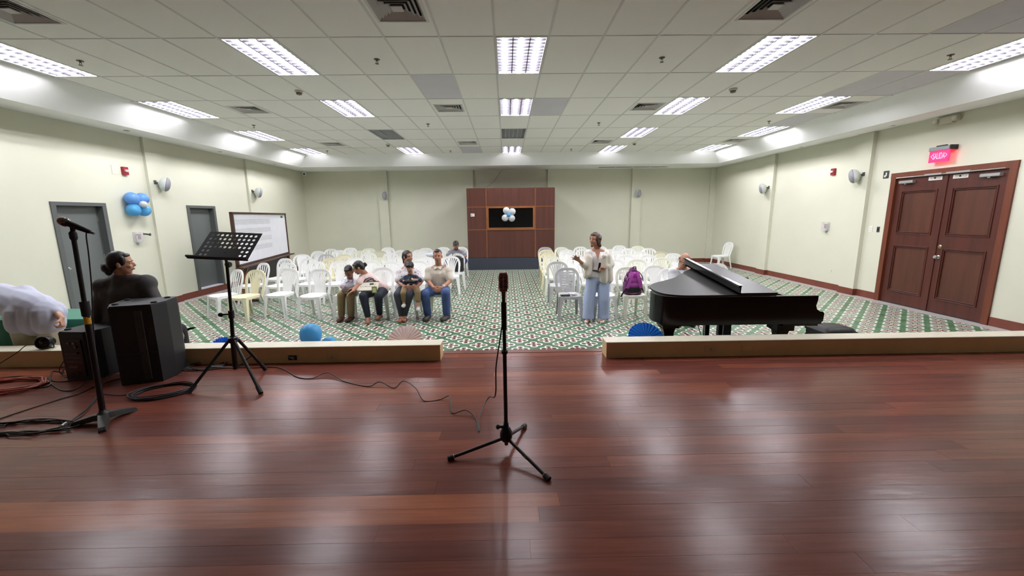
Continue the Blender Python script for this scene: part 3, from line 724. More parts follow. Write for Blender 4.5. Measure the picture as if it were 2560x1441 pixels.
wall_speaker((XR-.085, 12.22, 2.58), (-.80,.55,-.18), 'round white loudspeaker on the farther right wall pilaster')
wall_speaker((-4.45, YB-.09, 2.64), (.1,-1,-.2), 'small oval loudspeaker on the far wall left of the booth', True)
wall_speaker((4.88, YB-.09, 2.62), (.35,-1,-.2), 'small oval loudspeaker on the far wall right of the booth', True)
# security camera
sc = empty('security_camera', (-7.25, 15.32, ZS-.001), 'white dome security camera in the far left ceiling corner', 'security camera')
MB().lathe([(.07,0),(.07,-.05),(.065,-.06)], seg=20).build('mount', M_SPKW, sc, smooth='auto'); dm = MB().ell((0,0,-.10), .07).build('dome', M_SPKW, sc, smooth=True)
MB().lathe([(.03,0),(.03,.02),(.01,.024)], (.02,-.05,-.11), 14, rot_to((.3,-1,-.2))).build('lens', M_BLACK, dm)
# ================================================================== control booth at the far wall
M_BOOTH = mat('booth mahogany veneer', (86,49,39), 0.42, var=0.16, vscale=2.5, stretch=(5,5,0.35), bump=0.02, bscale=60)
M_BTRIM = mat('booth light wood trim', (138,84,44), 0.45, var=0.1, vscale=6)
M_PLINTH = mat('dark blue grey carpeted plinth', (58,62,72), 0.9, var=0.08, vscale=40, bump=0.1, bscale=200)
YBO = 14.05; bx0, bx1, bz0, bz1 = -1.318, 1.655, .415, 2.77
bo = empty('control_booth', ((bx0+bx1)/2, YBO, 0), 'brown wood panelled control booth with a dark window at the far wall', 'booth')
MB().box((bx0,YBO+.03,.0),(bx1,YB-.12,bz1-.02)).build('body', M_BOOTH, bo, world=True)
MB().box((bx0-.01,YBO-.005,0),(bx1+.01,YBO+.1,bz0)).build('plinth', M_PLINTH, bo, world=True)
vx = [bx0, U(1216,540,YBO).x, U(1338,540,YBO).x, bx1]; hz = [bz0, U(1280,574,YBO).z, U(1280,517,YBO).z, bz1]
for i in range(3):
    for j in range(3):
        if i == 1 and j == 1: continue
        MB().box((vx[i]+.012,YBO,hz[j]+.012),(vx[i+1]-.012,YBO+.03,hz[j+1]-.012)).build('panel', M_BOOTH, bo, world=True)
for x in vx[1:3]: MB().box((x-.014,YBO-.008,bz0),(x+.014,YBO+.03,bz1)).build('trim_strip', M_BTRIM, bo, world=True)
for i in (0, 2):
    for z in hz[1:3]: MB().box((vx[i],YBO-.006,z-.012),(vx[i+1],YBO+.03,z+.012)).build('trim_strip', M_BTRIM, bo, world=True)
wf = MB(); a, b, c, d = vx[1], vx[2], hz[1]-.02, hz[2]+.02
for p, q in (((a,c),(a+.075,d)),((b-.075,c),(b,d)),((a+.07,c),(b-.07,c+.085)),((a+.07,d-.065),(b-.07,d))): wf.box((p[0],YBO-.018,p[1]),(q[0],YBO+.03,q[1]))
wo = wf.build('window_frame', M_BTRIM, bo, world=True)
MB().box((a+.07,YBO+.02,c+.08),(b-.07,YBO+.026,d-.06)).build('window_pane', mat('dark booth glass', (10,10,11), 0.08, spec=0.5), wo, world=True)
cp = U(1181.5,538,YBO); o = empty('wall_switch', (cp.x, YBO, cp.z), 'white switch plate on the left of the booth front', 'switch')
MB().bbox((-.065,-.01,-.05),(.065,0,.05),.004,None,'y').build('plate', mat('white switch plate', (226,228,220), .4), o); MB().box((-.045,-.014,-.016),(-.018,-.01,.016)).build('knob', M_BLACK, o)
# loose wire on the recess wall
wr = MB().tube([U(1256,424,YB-.01), U(1245,440,YB-.01), U(1234,454,YB-.01), U(1218,467,YB-.01)], .0035, 6).build('loose_wire', M_INK, None, (0,YB,3.3), world=True)
tag(wr, 'thin dark wire hanging on the far wall above the booth', 'wire')
# ================================================================== plastic stacking chairs
CHC = {'white': mat('white moulded plastic', (246,247,244), 0.38, var=0.015, trl=.12), 'cream': mat('cream moulded plastic', (228,222,188), 0.4, var=0.03),
       'grey': mat('light grey moulded plastic', (184,185,186), 0.4, var=0.02), 'ivory': mat('ivory moulded plastic', (232,234,216), 0.38, var=0.02),
       'sand': mat('sand coloured moulded plastic', (204,202,176), 0.42, var=0.02)}
CHM = {}
def back_y(z): return 0.185 + 0.115*max(0, (z-.42)/.44)**1.15      # lean of the back
def arch(t):
    """t in -1..1 along the back frame, from right foot over the top to the left foot"""
    s = abs(t); sg = 1 if t >= 0 else -1
    if s > 0.5:
        k = (s-.5)/.5; z = .66 - .245*k; x = .208 - .022*k
    else:
        a = s/.5*math.pi/2; x = .208*math.sin(a)**0.70; z = .66 + .19*math.cos(a)**0.78
    return Vector((sg*x, back_y(z), z))
def chair_meshes(col, kind):
    key = (col, kind)
    if key in CHM: return CHM[key]
    m = CHC[col]; out = []
    # seat: rounded plate, dished, with a skirt
    N = 24; ring = []
    def outline(a):
        c, s = math.cos(a), math.sin(a); e = 0.55
        return Vector(((abs(c)**e)*(1 if c >= 0 else -1)*(.205 if s < 0 else .19), (abs(s)**e)*(1 if s >= 0 else -1)*.205 - .01, 0))
    sb = MB(); vs = []; fs = []
    for sc, z in ((.0, .418), (.5, .42), (.85, .427), (.97, .434), (1.0, .428), (1.0, .385), (.975, .385), (.96, .42), (.5, .411)):
        for k in range(N):
            p = outline(2*math.pi*k/N); y = p.y*sc-.0; zz = z - (.012 if p.y*sc < -.15 else 0)
            vs.append(Vector((p.x*sc, y, zz)))
    for r_ in range(8):
        for k in range(N): fs.append((r_*N+k, r_*N+(k+1) % N, (r_+1)*N+(k+1) % N, (r_+1)*N+k))
    fs.append(tuple(range(8*N, 9*N)))
    sb.add(vs, fs); out.append(('seat', sb.mesh('seat', m, 'auto')))
    for sx in (-1, 1):
        for fr in (0, 1):
            lb = MB()
            if fr == 0: top, bot, wt, wb = Vector((sx*.165, -.175, .425)), Vector((sx*.205, -.225, 0)), (.085, .065), (.045, .04)
            else: top, bot, wt, wb = Vector((sx*.163, .17, .425)), Vector((sx*.19, .265, 0)), (.075, .06), (.042, .038)
            # angle section: two flanges meeting at the outer corner
            so = sx; sy = -1 if fr == 0 else 1
            for (fx, fy) in ((1, 0), (0, 1)):
                v = []
                for c, w_ in ((top, wt), (top.lerp(bot, .35), ((wt[0]*.45+wb[0]*.55), (wt[1]*.45+wb[1]*.55))), (bot, wb)):
                    t = .009
                    if fx: q = [(-so*w_[0]*.5+0, sy*w_[1]*.5), (so*w_[0]*.5, sy*w_[1]*.5), (so*w_[0]*.5, sy*(w_[1]*.5-t)), (-so*w_[0]*.5, sy*(w_[1]*.5-t))]
                    else: q = [(so*w_[0]*.5, sy*w_[1]*.5), (so*w_[0]*.5, -sy*w_[1]*.5), (so*(w_[0]*.5-t), -sy*w_[1]*.5), (so*(w_[0]*.5-t), sy*w_[1]*.5)]
                    v += [c + Vector((a, b, 0)) for a, b in q]
                lb.add(v, [(i*4+k, i*4+(k+1) % 4, i*4+4+(k+1) % 4, i*4+4+k) for i in range(2) for k in range(4)] + [(0,1,2,3), (8,9,10,11)])
            out.append(('leg', lb.mesh('leg', m)))
    nb = 30; pts = [arch(-1+2*k/nb) for k in range(nb+1)]
    out.append(('back_frame', MB().strip(pts, [.044 if abs(-1+2*k/nb) > .6 else .05 for k in range(nb+1)], .02, lambda k: (pts[k]-Vector((0, pts[k].y, .62))).normalized() if pts[k].length else (1,0,0)).mesh('back_frame', m, 'auto')))
    def pan(x0, x1, z0, z1, f, t=.007, n=8):
        """part of the back between two curves"""
        b = MB(); v = []
        for k in range(n+1):
            z = z0 + (z1-z0)*k/n; a, c = f(k/n)
            for x, d in ((a, -t/2), (c, -t/2), (c, t/2), (a, t/2)): v.append(Vector((x, back_y(z)+d - .015*(1-(x/.15)**2)*0, z)))
        b.add(v, [(i*4+k, i*4+(k+1) % 4, i*4+4+(k+1) % 4, i*4+4+k) for i in range(n) for k in range(4)] + [(0,1,2,3), (n*4, n*4+1, n*4+2, n*4+3)])
        return b
    def hw(k):   # half width of the vase shaped centre
        return .078 + .02*(1-k)**2*0 + .085*max(0, (k-.15)/.85)**1.9
    if kind == 'fan':
        ns = 8
        for i in range(ns):
            u = -1 + 2*i/(ns-1); topz = .66 + .19*max(0, 1-(abs(u)*.155/.208)**2)**.45 - .008
            f = (lambda u: lambda k: (hw(k)*u - .009 - .005*k, hw(k)*u + .009 + .005*k))(u)
            out.append(('slat', pan(0, 0, .42, topz, f).mesh('slat', m)))
        out.append(('slat_joint', pan(0, 0, .42, .50, lambda k: (-.085, .085), .005, 2).mesh('slat_joint', m)))
    elif kind == 'three':
        for u in (-1, -.33, .33, 1):
            topz = .66 + .19*max(0, 1-(abs(u)*.11/.208)**2)**.45 - .008
            f = (lambda u: lambda k: (.11*u*(.8+.25*k) - .015, .11*u*(.8+.25*k) + .015))(u)
            out.append(('slat', pan(0, 0, .42, topz, f).mesh('slat', m)))
    elif kind == 'cross':
        for s in (-1, 1):
            out.append(('upright', pan(0, 0, .42, .80, (lambda s: lambda k: (s*(.105+.03*k) - .016, s*(.105+.03*k) + .016))(s)).mesh('upright', m)))
        for k in range(8):
            z0 = .44 + .047*k; f = lambda q, z0=z0: (-.10-.03*(z0-.42)/.38, .10+.03*(z0-.42)/.38)
            out.append(('slat', pan(0, 0, z0, z0+.034, f, .006, 2).mesh('slat', m)))
    else:
        out.append(('back_panel', pan(0, 0, .42, .838, lambda k: (-(.10+.062*k**2-.07*max(0,k-.8)/.2), .10+.062*k**2-.07*max(0,k-.8)/.2), .008, 12).mesh('back_panel', m)))
    CHM[key] = out; return out
def chair(x, y, rz, label, col='white', kind='fan', group=None, name='plastic_chair'):
    o = empty(name, (x, y, 0), label, 'chair', group, rz)
    for n, me in chair_meshes(col, kind): link(n, me, o)
    return o
# chairs as read from the photograph: pixel of the top of the back -> place on the floor; rows from the stage
CH_H = 0.85
def chair_px(px, py, rz=0.0):
    p = UZ(px, py, CH_H); d = Vector((0, .30, 0)); d.rotate(Matrix.Rotation(rz, 3, 'Z')); return p.x - d.x, p.y - d.y
LEFT = {1: [(596,677,-.55,'white','three'), (642,678,-.25,'cream','fan'), (722,674,-.12,'white','fan'), (801,676,-.08,'white','fan'), (884,674,-.05,'white','fan'), (957,672,.0,'white','fan'), (1026,672,.0,'white','fan'), (1100,671,.05,'ivory','fan')],
        2: [(661,660,-.5,'white','three'), (721,660,-.2,'white','fan'), (790,656.5,-.1,'white','fan'), (850,656,.0,'white','fan'), (929,655.5,.0,'white','fan'), (977,657,.0,'white','fan'), (1046,655,.0,'white','fan')],
        3: [(714,648.5,-.3,'white','fan'), (771,648.6,-.2,'white','three'), (827,647.8,.05,'cream','fan'), (888,647,.0,'white','panel'), (947,647,.0,'ivory','fan'), (996,645,.0,'white','fan'), (1057,643.5,.0,'white','fan'), (1127,643,.08,'white','fan')],
        4: [(755,638.5,.25,'white','panel'), (817,638,-.1,'grey','three'), (861,638,.0,'cream','fan'), (922,635,.0,'white','fan'), (977,635,.0,'white','fan'), (1037,634,.0,'white','fan'), (1081,636,.05,'white','panel'), (1140,636,.12,'white','fan')],
        5: [(796,630,-.15,'white','fan'), (848,628,.0,'white','fan'), (897,629.5,.0,'ivory','fan'), (949,629.5,.0,'sand','panel'), (1002,627.8,.0,'white','fan'), (1049,626.5,.0,'white','fan'), (1095,626,.0,'white','fan')],
        6: [(828,624.5,-.1,'white','three'), (876,621.5,.0,'white','fan'), (922,623,.0,'ivory','fan'), (970,620.5,.0,'white','fan'), (1020,622,.0,'sand','fan'), (1064,622,.0,'white','fan'), (1108,620,.0,'white','fan'), (1152,619.5,.1,'white','fan')]}
RIGHT = {1: [(1417,673,.0,'grey','cross'), (1496,672,.05,'white','fan'), (1567,671,.06,'ivory','fan'), (1635,667,.12,'white','panel')],
         2: [(1393,657,.0,'grey','fan'), (1451,656,.85,'white','three'), (1536,651.5,.0,'white','fan'), (1592,651.5,.0,'ivory','fan'), (1655,648,.1,'ivory','fan')],
         3: [(1380,643.5,.0,'ivory','fan'), (1440,640,.1,'white','three'), (1500,641,.0,'white','fan'), (1565,640.5,.0,'white','fan'), (1620,640,.0,'white','fan'), (1683,636,.1,'white','fan')],
         4: [(1370,634.5,.0,'cream','fan'), (1420,634,.05,'white','fan'), (1480,633,.0,'white','fan'), (1544,632.5,.0,'white','fan'), (1603,632,.0,'white','fan'), (1652,631.5,.05,'sand','panel')],
         5: [(1366,626.5,.0,'cream','fan'), (1417,626.5,.05,'white','fan'), (1457,625.5,.0,'white','three'), (1524,625.5,.0,'white','fan'), (1571,623.5,.0,'white','fan'), (1621,623,.0,'white','three')],
         6: [(1363,620,.0,'grey','fan'), (1404,620,.05,'ivory','fan'), (1451,619,.0,'white','three'), (1500,618,.0,'white','fan'), (1548,615.5,.0,'white','fan'), (1594,617,.0,'ivory','fan')]}
KN = {'fan': 'fan backed', 'three': 'wide slatted', 'cross': 'horizontal slatted', 'panel': 'solid backed'}
CHAIRS = {}
ROWW = {1: 'front row', 2: 'second row', 3: 'third row', 4: 'fourth row', 5: 'fifth row', 6: 'last row'}
for side, tab in (('left', LEFT), ('right', RIGHT)):
    for r_, lst in tab.items():
        n = len(lst)
        for k, (px, py, rz, col, kind) in enumerate(lst):
            x, y = chair_px(px, py, rz); a = (n-1-k) if side == 'left' else k
            pos = 'at the aisle' if a == 0 else ('%s from the aisle' % ORD[a])
            CHAIRS[(side, r_, k)] = chair(x, y, rz, '%s %s plastic chair, %s of the %s block, %s' % (col, KN[kind], ROWW[r_], side, pos), col, kind, '%s block of plastic chairs' % side)
chair(7.28, 13.75, -math.pi/2+.15, 'white plastic chair standing alone against the right wall', 'white', 'cross')
c_ = UZ(1811, 663, .85); chair(c_.x, c_.y-.2, .3, 'white solid backed plastic chair just beyond the piano lid', 'white', 'panel')
# ================================================================== grand piano
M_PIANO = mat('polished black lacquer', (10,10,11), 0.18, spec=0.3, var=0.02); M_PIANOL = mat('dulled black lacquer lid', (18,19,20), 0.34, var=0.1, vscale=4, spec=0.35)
M_KEYW = mat('ivory key', (226,222,208), .3); M_IRON = mat('gold iron plate', (120,96,50), .4, .7)
PY0 = 4.52; PX1 = 3.47                         # straight side, keyboard end of the case
pn = empty('grand_piano', (2.6, 5.1, 0), 'black grand piano with folded lid beyond the right ledge', 'piano')
def piano_outline(off=0.0):
    """plan: keyboard edge at +X, straight bass side at -Y, tail at -X"""
    P = [(PX1, PY0), (2.9, PY0), (2.3, PY0), (2.02, PY0+.01), (1.85, PY0+.06), (1.775, PY0+.15), (1.745, PY0+.28), (1.77, PY0+.41), (1.87, PY0+.52), (2.02, PY0+.62),
         (2.20, PY0+.75), (2.36, PY0+.92), (2.52, PY0+1.12), (2.74, PY0+1.32), (3.0, PY0+1.42), (PX1, PY0+1.43)]
    Q = smooth_path([Vector((a, b, 0)) for a, b in P[1:-1]], 4)
    Q = [Vector((*P[0], 0))] + Q + [Vector((*P[-1], 0))]
    if off:
        n = len(Q); R = []
        for k in range(n):
            if k == 0: d = Q[1]-Q[0]
            elif k == n-1: d = Q[-1]-Q[-2]
            else: d = Q[k+1]-Q[k-1]
            d.normalize(); R.append(Q[k] + Vector((d.y, -d.x, 0))*-off)
        Q = R
    return [(q.x, q.y) for q in Q]
O0 = piano_outline(); O1 = piano_outline(-.05)
ZB, ZT = .575, .905
rim = MB(); n = len(O0); vs = []
for z in (ZB, ZT):
    for o in (O0, O1):
        for p in o: vs.append((p[0], p[1], z))
fs = []
for k in range(n-1):
    a0, a1, b0, b1 = k, k+1, n+k, n+k+1
    fs += [(a0, a1, 2*n+a1, 2*n+a0), (b1, b0, 2*n+b0, 2*n+b1), (2*n+a0, 2*n+a1, 2*n+b1, 2*n+b0), (a1, a0, b0, b1)]
for k in (0, n-1): fs.append((k, n+k, 3*n+k, 2*n+k))
rim.add(vs, fs); rim.build('rim', M_PIANO, pn, smooth='auto', world=True)
MB().prism(O1, ZB+.02, ZB+.06).build('soundboard', M_BLACK, pn, world=True)
MB().prism(piano_outline(-.07), ZB+.06, ZB+.2).build('iron_plate', M_IRON, pn, world=True)
# keybed, cheeks, fallboard, keys
MB().box((PX1-.28, PY0+.02, ZB-.03), (PX1+.13, PY0+1.41, ZB+.05)).build('keybed', M_PIANO, pn, world=True)
for s, y in ((0, PY0), (1, PY0+1.37)):
    prof = [(PX1+.0005, ZB-.005), (PX1+.15, ZB-.005), (PX1+.155, ZB+.02), (PX1+.17, ZB+.03), (PX1+.175, ZB+.12), (PX1+.16, ZB+.14), (PX1+.12, ZB+.145), (PX1+.085, ZB+.17), (PX1+.07, ZB+.215), (PX1+.085, ZB+.28), (PX1+.085, ZT), (PX1+.0005, ZT)]
    MB().prism(prof, y, y+.06, 'y').build('cheek', M_PIANO, pn, world=True)
MB().prism([(PX1-.25, ZB+.05), (PX1-.19, ZB+.05), (PX1-.20, ZT-.02), (PX1-.25, ZT-.01)], PY0+.06, PY0+1.37, 'y').build('fallboard', M_PIANO, pn, world=True)
kb = MB()
for k in range(52): kb.box((PX1-.19, PY0+.085+k*.0236, ZB+.05), (PX1+.03, PY0+.1076+k*.0236, ZB+.085))
kb.build('white_keys', M_KEYW, pn, world=True)['kind'] = 'stuff'
kb = MB()
for k in range(51):
    if k % 7 in (2, 6): continue
    kb.box((PX1-.19, PY0+.102+k*.0236, ZB+.085), (PX1-.07, PY0+.1136+k*.0236, ZB+.098))
kb.build('black_keys', M_BLACK, pn, world=True)['kind'] = 'stuff'
MB().box((PX1+.03, PY0+.06, ZB+.05), (PX1+.06, PY0+1.37, ZB+.075)).build('keyslip', M_PIANO, pn, world=True)
# lid: hinged on the straight side, raised a little on the far side
ANG = math.radians(6.3); HIN = Vector((0, PY0-.004, ZT+.004))
def lidm(): return Matrix.Translation(HIN) @ Matrix.Rotation(ANG, 4, 'X') @ Matrix.Translation(-HIN)
XF = 3.06
Lo = [p for p in piano_outline(.012) if p[0] < XF]; Lo = [(XF, PY0-.012)] + Lo + [(XF, PY0+1.44)]
LM = lidm()
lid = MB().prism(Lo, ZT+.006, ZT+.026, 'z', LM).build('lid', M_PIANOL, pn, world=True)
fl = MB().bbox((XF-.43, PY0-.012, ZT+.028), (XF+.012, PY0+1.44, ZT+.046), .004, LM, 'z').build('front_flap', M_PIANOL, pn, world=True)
# moulded front lip of the folded flap, now standing up
lipm = [(XF-.43, ZT+.028), (XF-.405, ZT+.028), (XF-.405, ZT+.044), (XF-.415, ZT+.055), (XF-.415, ZT+.125), (XF-.398, ZT+.135), (XF-.445, ZT+.135), (XF-.452, ZT+.12), (XF-.43, ZT+.105)]
MB().prism(lipm, PY0-.012, PY0+1.47, 'y', LM).build('flap_lip', M_PIANO, fl, world=True)
for k in range(3):
    c = LM @ Vector((XF, PY0+.15+k*.55, ZT+.027)); MB().cyl(c-Vector((0,.05,0)), c+Vector((0,.05,0)), .008, seg=8).build('hinge', mat('aged brass', (140,112,60), .3, .9), lid, world=True)
MB().cyl((2.75, PY0+1.34, ZT-.05), LM @ Vector((2.75, PY0+1.34, ZT+.006)), .012, seg=8).build('prop_stick', M_PIANO, pn, world=True)
# legs with curved brackets, lyre and beams
def pleg(x, y):
    o = MB().prism([(-.055,-.055),(.055,-.055),(.055,.055),(-.055,.055)], .06, ZB-.1, 'z', Matrix.Translation((x, y, 0))).build('leg', M_PIANO, pn, world=True)
    MB().prism([(-.10,-.10),(.10,-.10),(.10,.10),(-.10,.10)], ZB-.10, ZB+.0, 'z', Matrix.Translation((x, y, 0))).build('leg_block', M_PIANO, o, world=True)
    for s in (-1, 1):
        MB().prism([(s*.055, ZB-.26), (s*.06, ZB-.17), (s*.075, ZB-.12), (s*.11, ZB-.10), (s*.055, ZB-.10)], y-.05, y+.05, 'y', Matrix.Translation((x, 0, 0))).build('leg_bracket', M_PIANO, o, world=True)
    MB().cyl((x, y, .03), (x, y, .065), .02, seg=8).build('caster_stem', M_STEEL, o, world=True); MB().cyl((x, y-.015, .032), (x, y+.015, .032), .03, seg=14).build('caster_wheel', mat('brass caster', (130,110,70), .35, .8), o, world=True)
pleg(1.98, PY0+.34); pleg(3.26, PY0+.16); pleg(3.22, PY0+1.27)
MB().prism([(1.84, ZB-.045), (2.2, ZB-.045), (2.24, ZB), (1.78, ZB)], PY0+.14, PY0+.54, 'y').build('leg_mount', M_PIANO, pn, world=True)
for y in (.45, .75, 1.05): MB().box((2.25, PY0+y-.04, ZB-.06), (3.2, PY0+y+.04, ZB+.01)).build('beam', M_PIANO, pn, world=True)
for s in (-1, 1): MB().bbox((2.74+s*.09-.03, PY0+.67, .16), (2.74+s*.09+.03, PY0+.75, ZB), .012).build('lyre_post', M_PIANO, pn, world=True)
lb = MB().bbox((2.58, PY0+.63, .06), (2.90, PY0+.79, .16), .02, None, 'y').build('lyre_box', M_PIANO, pn, world=True)
for k in (-1, 0, 1): MB().box((2.90, PY0+.70+k*.06-.015, .07), (3.02, PY0+.70+k*.06+.015, .085)).build('pedal', mat('brass pedal', (150,120,64), .25, .9), lb, world=True)
for k, x in ((0, 2.36), (1, 2.50)): MB().cyl((x+.02, PY0+.5, ZB), (2.62, PY0+.68, .12), .006, seg=6).build('lyre_rod', M_STEEL, pn, world=True)
# bench
bn = empty('piano_bench', (3.95, 4.77, 0), 'black padded piano bench at the keyboard end of the piano', 'bench')
MB().bbox((-.205,-.18,.41),(.205,.18,.435),.02).build('seat_frame', M_PIANO, bn)
cu = MB(); N = 10; vs = []; fs = []
for i in range(N+1):
    for j in range(N+1):
        u, v = i/N*2-1, j/N*2-1; vs.append((.20*u, .175*v, .435+.05*((1-u**6)*(1-v**6))**.5))
for i in range(N):
    for j in range(N): fs.append((i*(N+1)+j, (i+1)*(N+1)+j, (i+1)*(N+1)+j+1, i*(N+1)+j+1))
cu.add(vs, fs).build('cushion', mat('black vinyl', (20,20,22), .45, spec=.3, var=.1, vscale=20, bump=.1, bscale=60), bn, smooth=True)
MB().box((-.185,-.16,.33),(.185,.16,.41)).build('apron', M_PIANO, bn)
for sx in (-1, 1):
    for sy in (-1, 1): MB().prism([(-.025,-.025),(.025,-.025),(.025,.025),(-.025,.025)], 0, .34, 'z', Matrix.Translation((sx*.165, sy*.14, 0))).build('leg', M_PIANO, bn)
# ================================================================== balloons, paper rosettes, whiteboard, table
M_BLUE = mat('light blue latex', (104,192,238), 0.28, var=.03, trl=.4); M_BLUE2 = mat('sky blue latex', (120,176,236), 0.28, var=.03, trl=.3); M_BWHITE = mat('white latex', (226,230,232), 0.28, var=.02, trl=.3)
def balloon(parent, c, r, aim, mt, world=True):
    """inflated balloon: aim points away from the knot"""
    aim = Vector(aim).normalized(); R = rot_to(aim); prof = []
    for k in range(13):
        t = math.pi*k/12; rr = math.sin(t); z = -math.cos(t)
        prof.append((max(.02, rr*(1+.10*z)), z*1.12 if z > 0 else z*1.22))
    b = MB().lathe([(a*r, h*r) for a, h in prof], c, 20, R).build('balloon', mt, parent, smooth=True, world=world)
    kc = Vector(c) - aim*r*1.22; MB().lathe([(.004, 0), (.005, -.008), (.011, -.016)], kc, 8, R).build('knot', mt, b, world=world)
    return b
def bflower(name, root, n, r, petals, centre, label):
    o = empty(name, root, label, 'balloons'); root = Vector(root)
    for a, mt in petals:
        r0 = Vector((0,0,1)).cross(Vector(n)); d = r0*math.cos(a) + Vector((0,0,1))*math.sin(a)
        balloon(o, root + d*r*1.25 + Vector(n)*r*.95, r, d + Vector(n)*.35, mt)
    balloon(o, root + Vector(n)*r*1.9, r*.55, n, centre); return o
bflower('balloon_flower', (XL+.01, 8.40, 2.145), (1,0,0), .118, [(math.radians(a), m) for a, m in ((135, M_BLUE2), (45, M_BLUE2), (225, M_BLUE), (315, M_BLUE))], M_BWHITE, 'flower of four blue balloons with a white centre on the left wall')
fc = U(1271.5, 537, YBO); bflower('balloon_flower', (fc.x, YBO-.02, fc.z), (0,-1,0), .115, [(math.radians(a), M_BWHITE) for a in (118, 40, 222, 310)], M_BLUE, 'flower of four white balloons with a blue centre on the booth window')
o = empty('balloon_pair', (-2.2, 4.42, .34), 'light blue balloons tied at the stage front behind the left ledge', 'balloons')
c = U(777, 838, 4.52); balloon(o, c, .118, (0,.1,1), M_BLUE); c = U(822, 862, 4.50); balloon(o, c, .085, (.6,.1,.5), M_BLUE); c = U(795, 880, 4.50); balloon(o, c, .09, (-.2,.1,-1), M_BLUE)
TILT = math.radians(42)
def rosette(px, pytop, Y, r, rgb, label, nm):
    c = U(px, pytop, Y+r*math.sin(TILT)); cz = c.z - r*math.cos(TILT); o = empty('paper_rosette', (c.x, Y, cz), label, 'paper fan', 'paper rosettes on the stage front')
    m = MB(); N = 56; vs = []; fs = []
    for rad in (.02, r):
        for k in range(N):
            a = 2*math.pi*k/N; d = (.009 if k % 2 else -.009)*(rad/r) 
            vs += [(rad*math.cos(a), d, rad*math.sin(a)), (rad*math.cos(a), d+.0015, rad*math.sin(a))]
    for k in range(N):
        k2 = (k+1) % N
        fs += [(2*k, 2*k2, 2*N+2*k2, 2*N+2*k), (2*k2+1, 2*k+1, 2*N+2*k+1, 2*N+2*k2+1), (2*N+2*k, 2*N+2*k2, 2*N+2*k2+1, 2*N+2*k+1), (2*k2, 2*k, 2*k+1, 2*k2+1)]
    m.add(vs, fs).build('pleated_disc', mat(nm, rgb, .8, var=.03, trl=.55), o)
    MB().lathe([(.028,0),(.028,.004),(.01,.006)], (0,-.012,0), 16, rot_to((0,-1,0))).build('centre_button', mat(nm, rgb, .8), o)
    MB().box((-.01,.004,-.03),(.01,.012,.03)).build('hanger', M_PAPER, o)
    o.rotation_euler.x = -TILT
    return o
rosette(1607, 807, 4.50, .205, (58,158,240), 'large blue pleated paper fan beside the piano leg', 'blue crepe paper')
rosette(1017, 815, 4.50, .205, (243,228,226), 'dusty pink pleated paper fan behind the left ledge', 'dusty pink paper')
rosette(561, 843, 4.50, .13, (44,140,240), 'small blue pleated paper fan behind the music stand', 'deep blue paper')
# ------------------------------------------------------------------ whiteboard on its stand
M_WB = mat('whiteboard enamel', (240,242,250), 0.25, var=.01); M_WBF = mat('dark brown wood frame', (70,46,36), .5, var=.15, vscale=6, stretch=(4,4,.6)); M_WBF2 = mat('orange brown wood post', (140,88,50), .5, var=.12, vscale=6)
TLw, TRw = U(576,533,8.9), U(711,531.5,12.35); BLw, BRw = U(596,673,8.9), U(727,631,12.35)
wb = empty('whiteboard', ((TLw.x+TRw.x)/2, (TLw.y+TRw.y)/2, 0), 'large whiteboard with music staves on a brown wooden stand', 'whiteboard')
ex = (TRw-TLw); ex.z = 0; LB = ex.length; ex.normalize(); nx = Vector((ex.y, -ex.x, 0)); zt_ = (TLw.z+TRw.z)/2; zb_ = (BLw.z+BRw.z)/2
WM = frame3(ex, nx*-1, (0,0,1), (TLw.x, TLw.y, 0)); Rb = Vector((wb.location.x, wb.location.y, 0))
def wbx(a, b, nm, mt, par=None): return MB().box(a, b, WM).build(nm, mt, par or wb, world=True)
pnl = wbx((.05,-.01,zb_+.04),(LB-.05,.01,zt_-.04),'board',M_WB)
for a, b in (((0,-.03,zb_),(.06,.03,zt_)), ((LB-.06,-.03,zb_),(LB,.03,zt_)), ((0,-.035,zt_-.045),(LB,.03,zt_)), ((0,-.03,zb_),(LB,.03,zb_+.05))): wbx(a, b, 'frame_bar', M_WBF)
wbx((-.05,-.14,zb_-.03),(LB+.08,.02,zb_),'pen_tray',M_WBF)
wbx((.02,.02,.28),(LB-.02,.05,zb_-.03),'lower_panel',mat('dark lower board', (44,42,40), .6))
for x in (.16, LB-.06):
    wbx((x-.04,-.03,.03),(x+.04,.02,zb_-.03),'post',M_WBF2)
    MB().prism([(x+(.04 if x < 1 else -.04), zb_-.32), (x+(.09 if x < 1 else -.09), zb_-.32+.05), (x+(.38 if x < 1 else -.38), zb_-.03), (x+(.32 if x < 1 else -.32), zb_-.03)], -.025, .0, 'y', WM).build('brace', M_WBF2, wb, world=True)
    wbx((x-.03,-.28,.0),(x+.03,.28,.05),'foot',M_WBF)
for s in range(4):
    for l in range(5):
        z = zt_-.17 - s*.205 - l*.024
        wbx((.10,-.0118,z-.002),(LB*.63,-.01,z+.002),'staff_line',mat('thin grey marker', (120,122,128), .7),pnl)
wbx((LB-.42,-.0125,zt_-.135),(LB-.25,-.01,zt_-.075),'green_mark',mat('green marker', (30,120,70), .6),pnl)
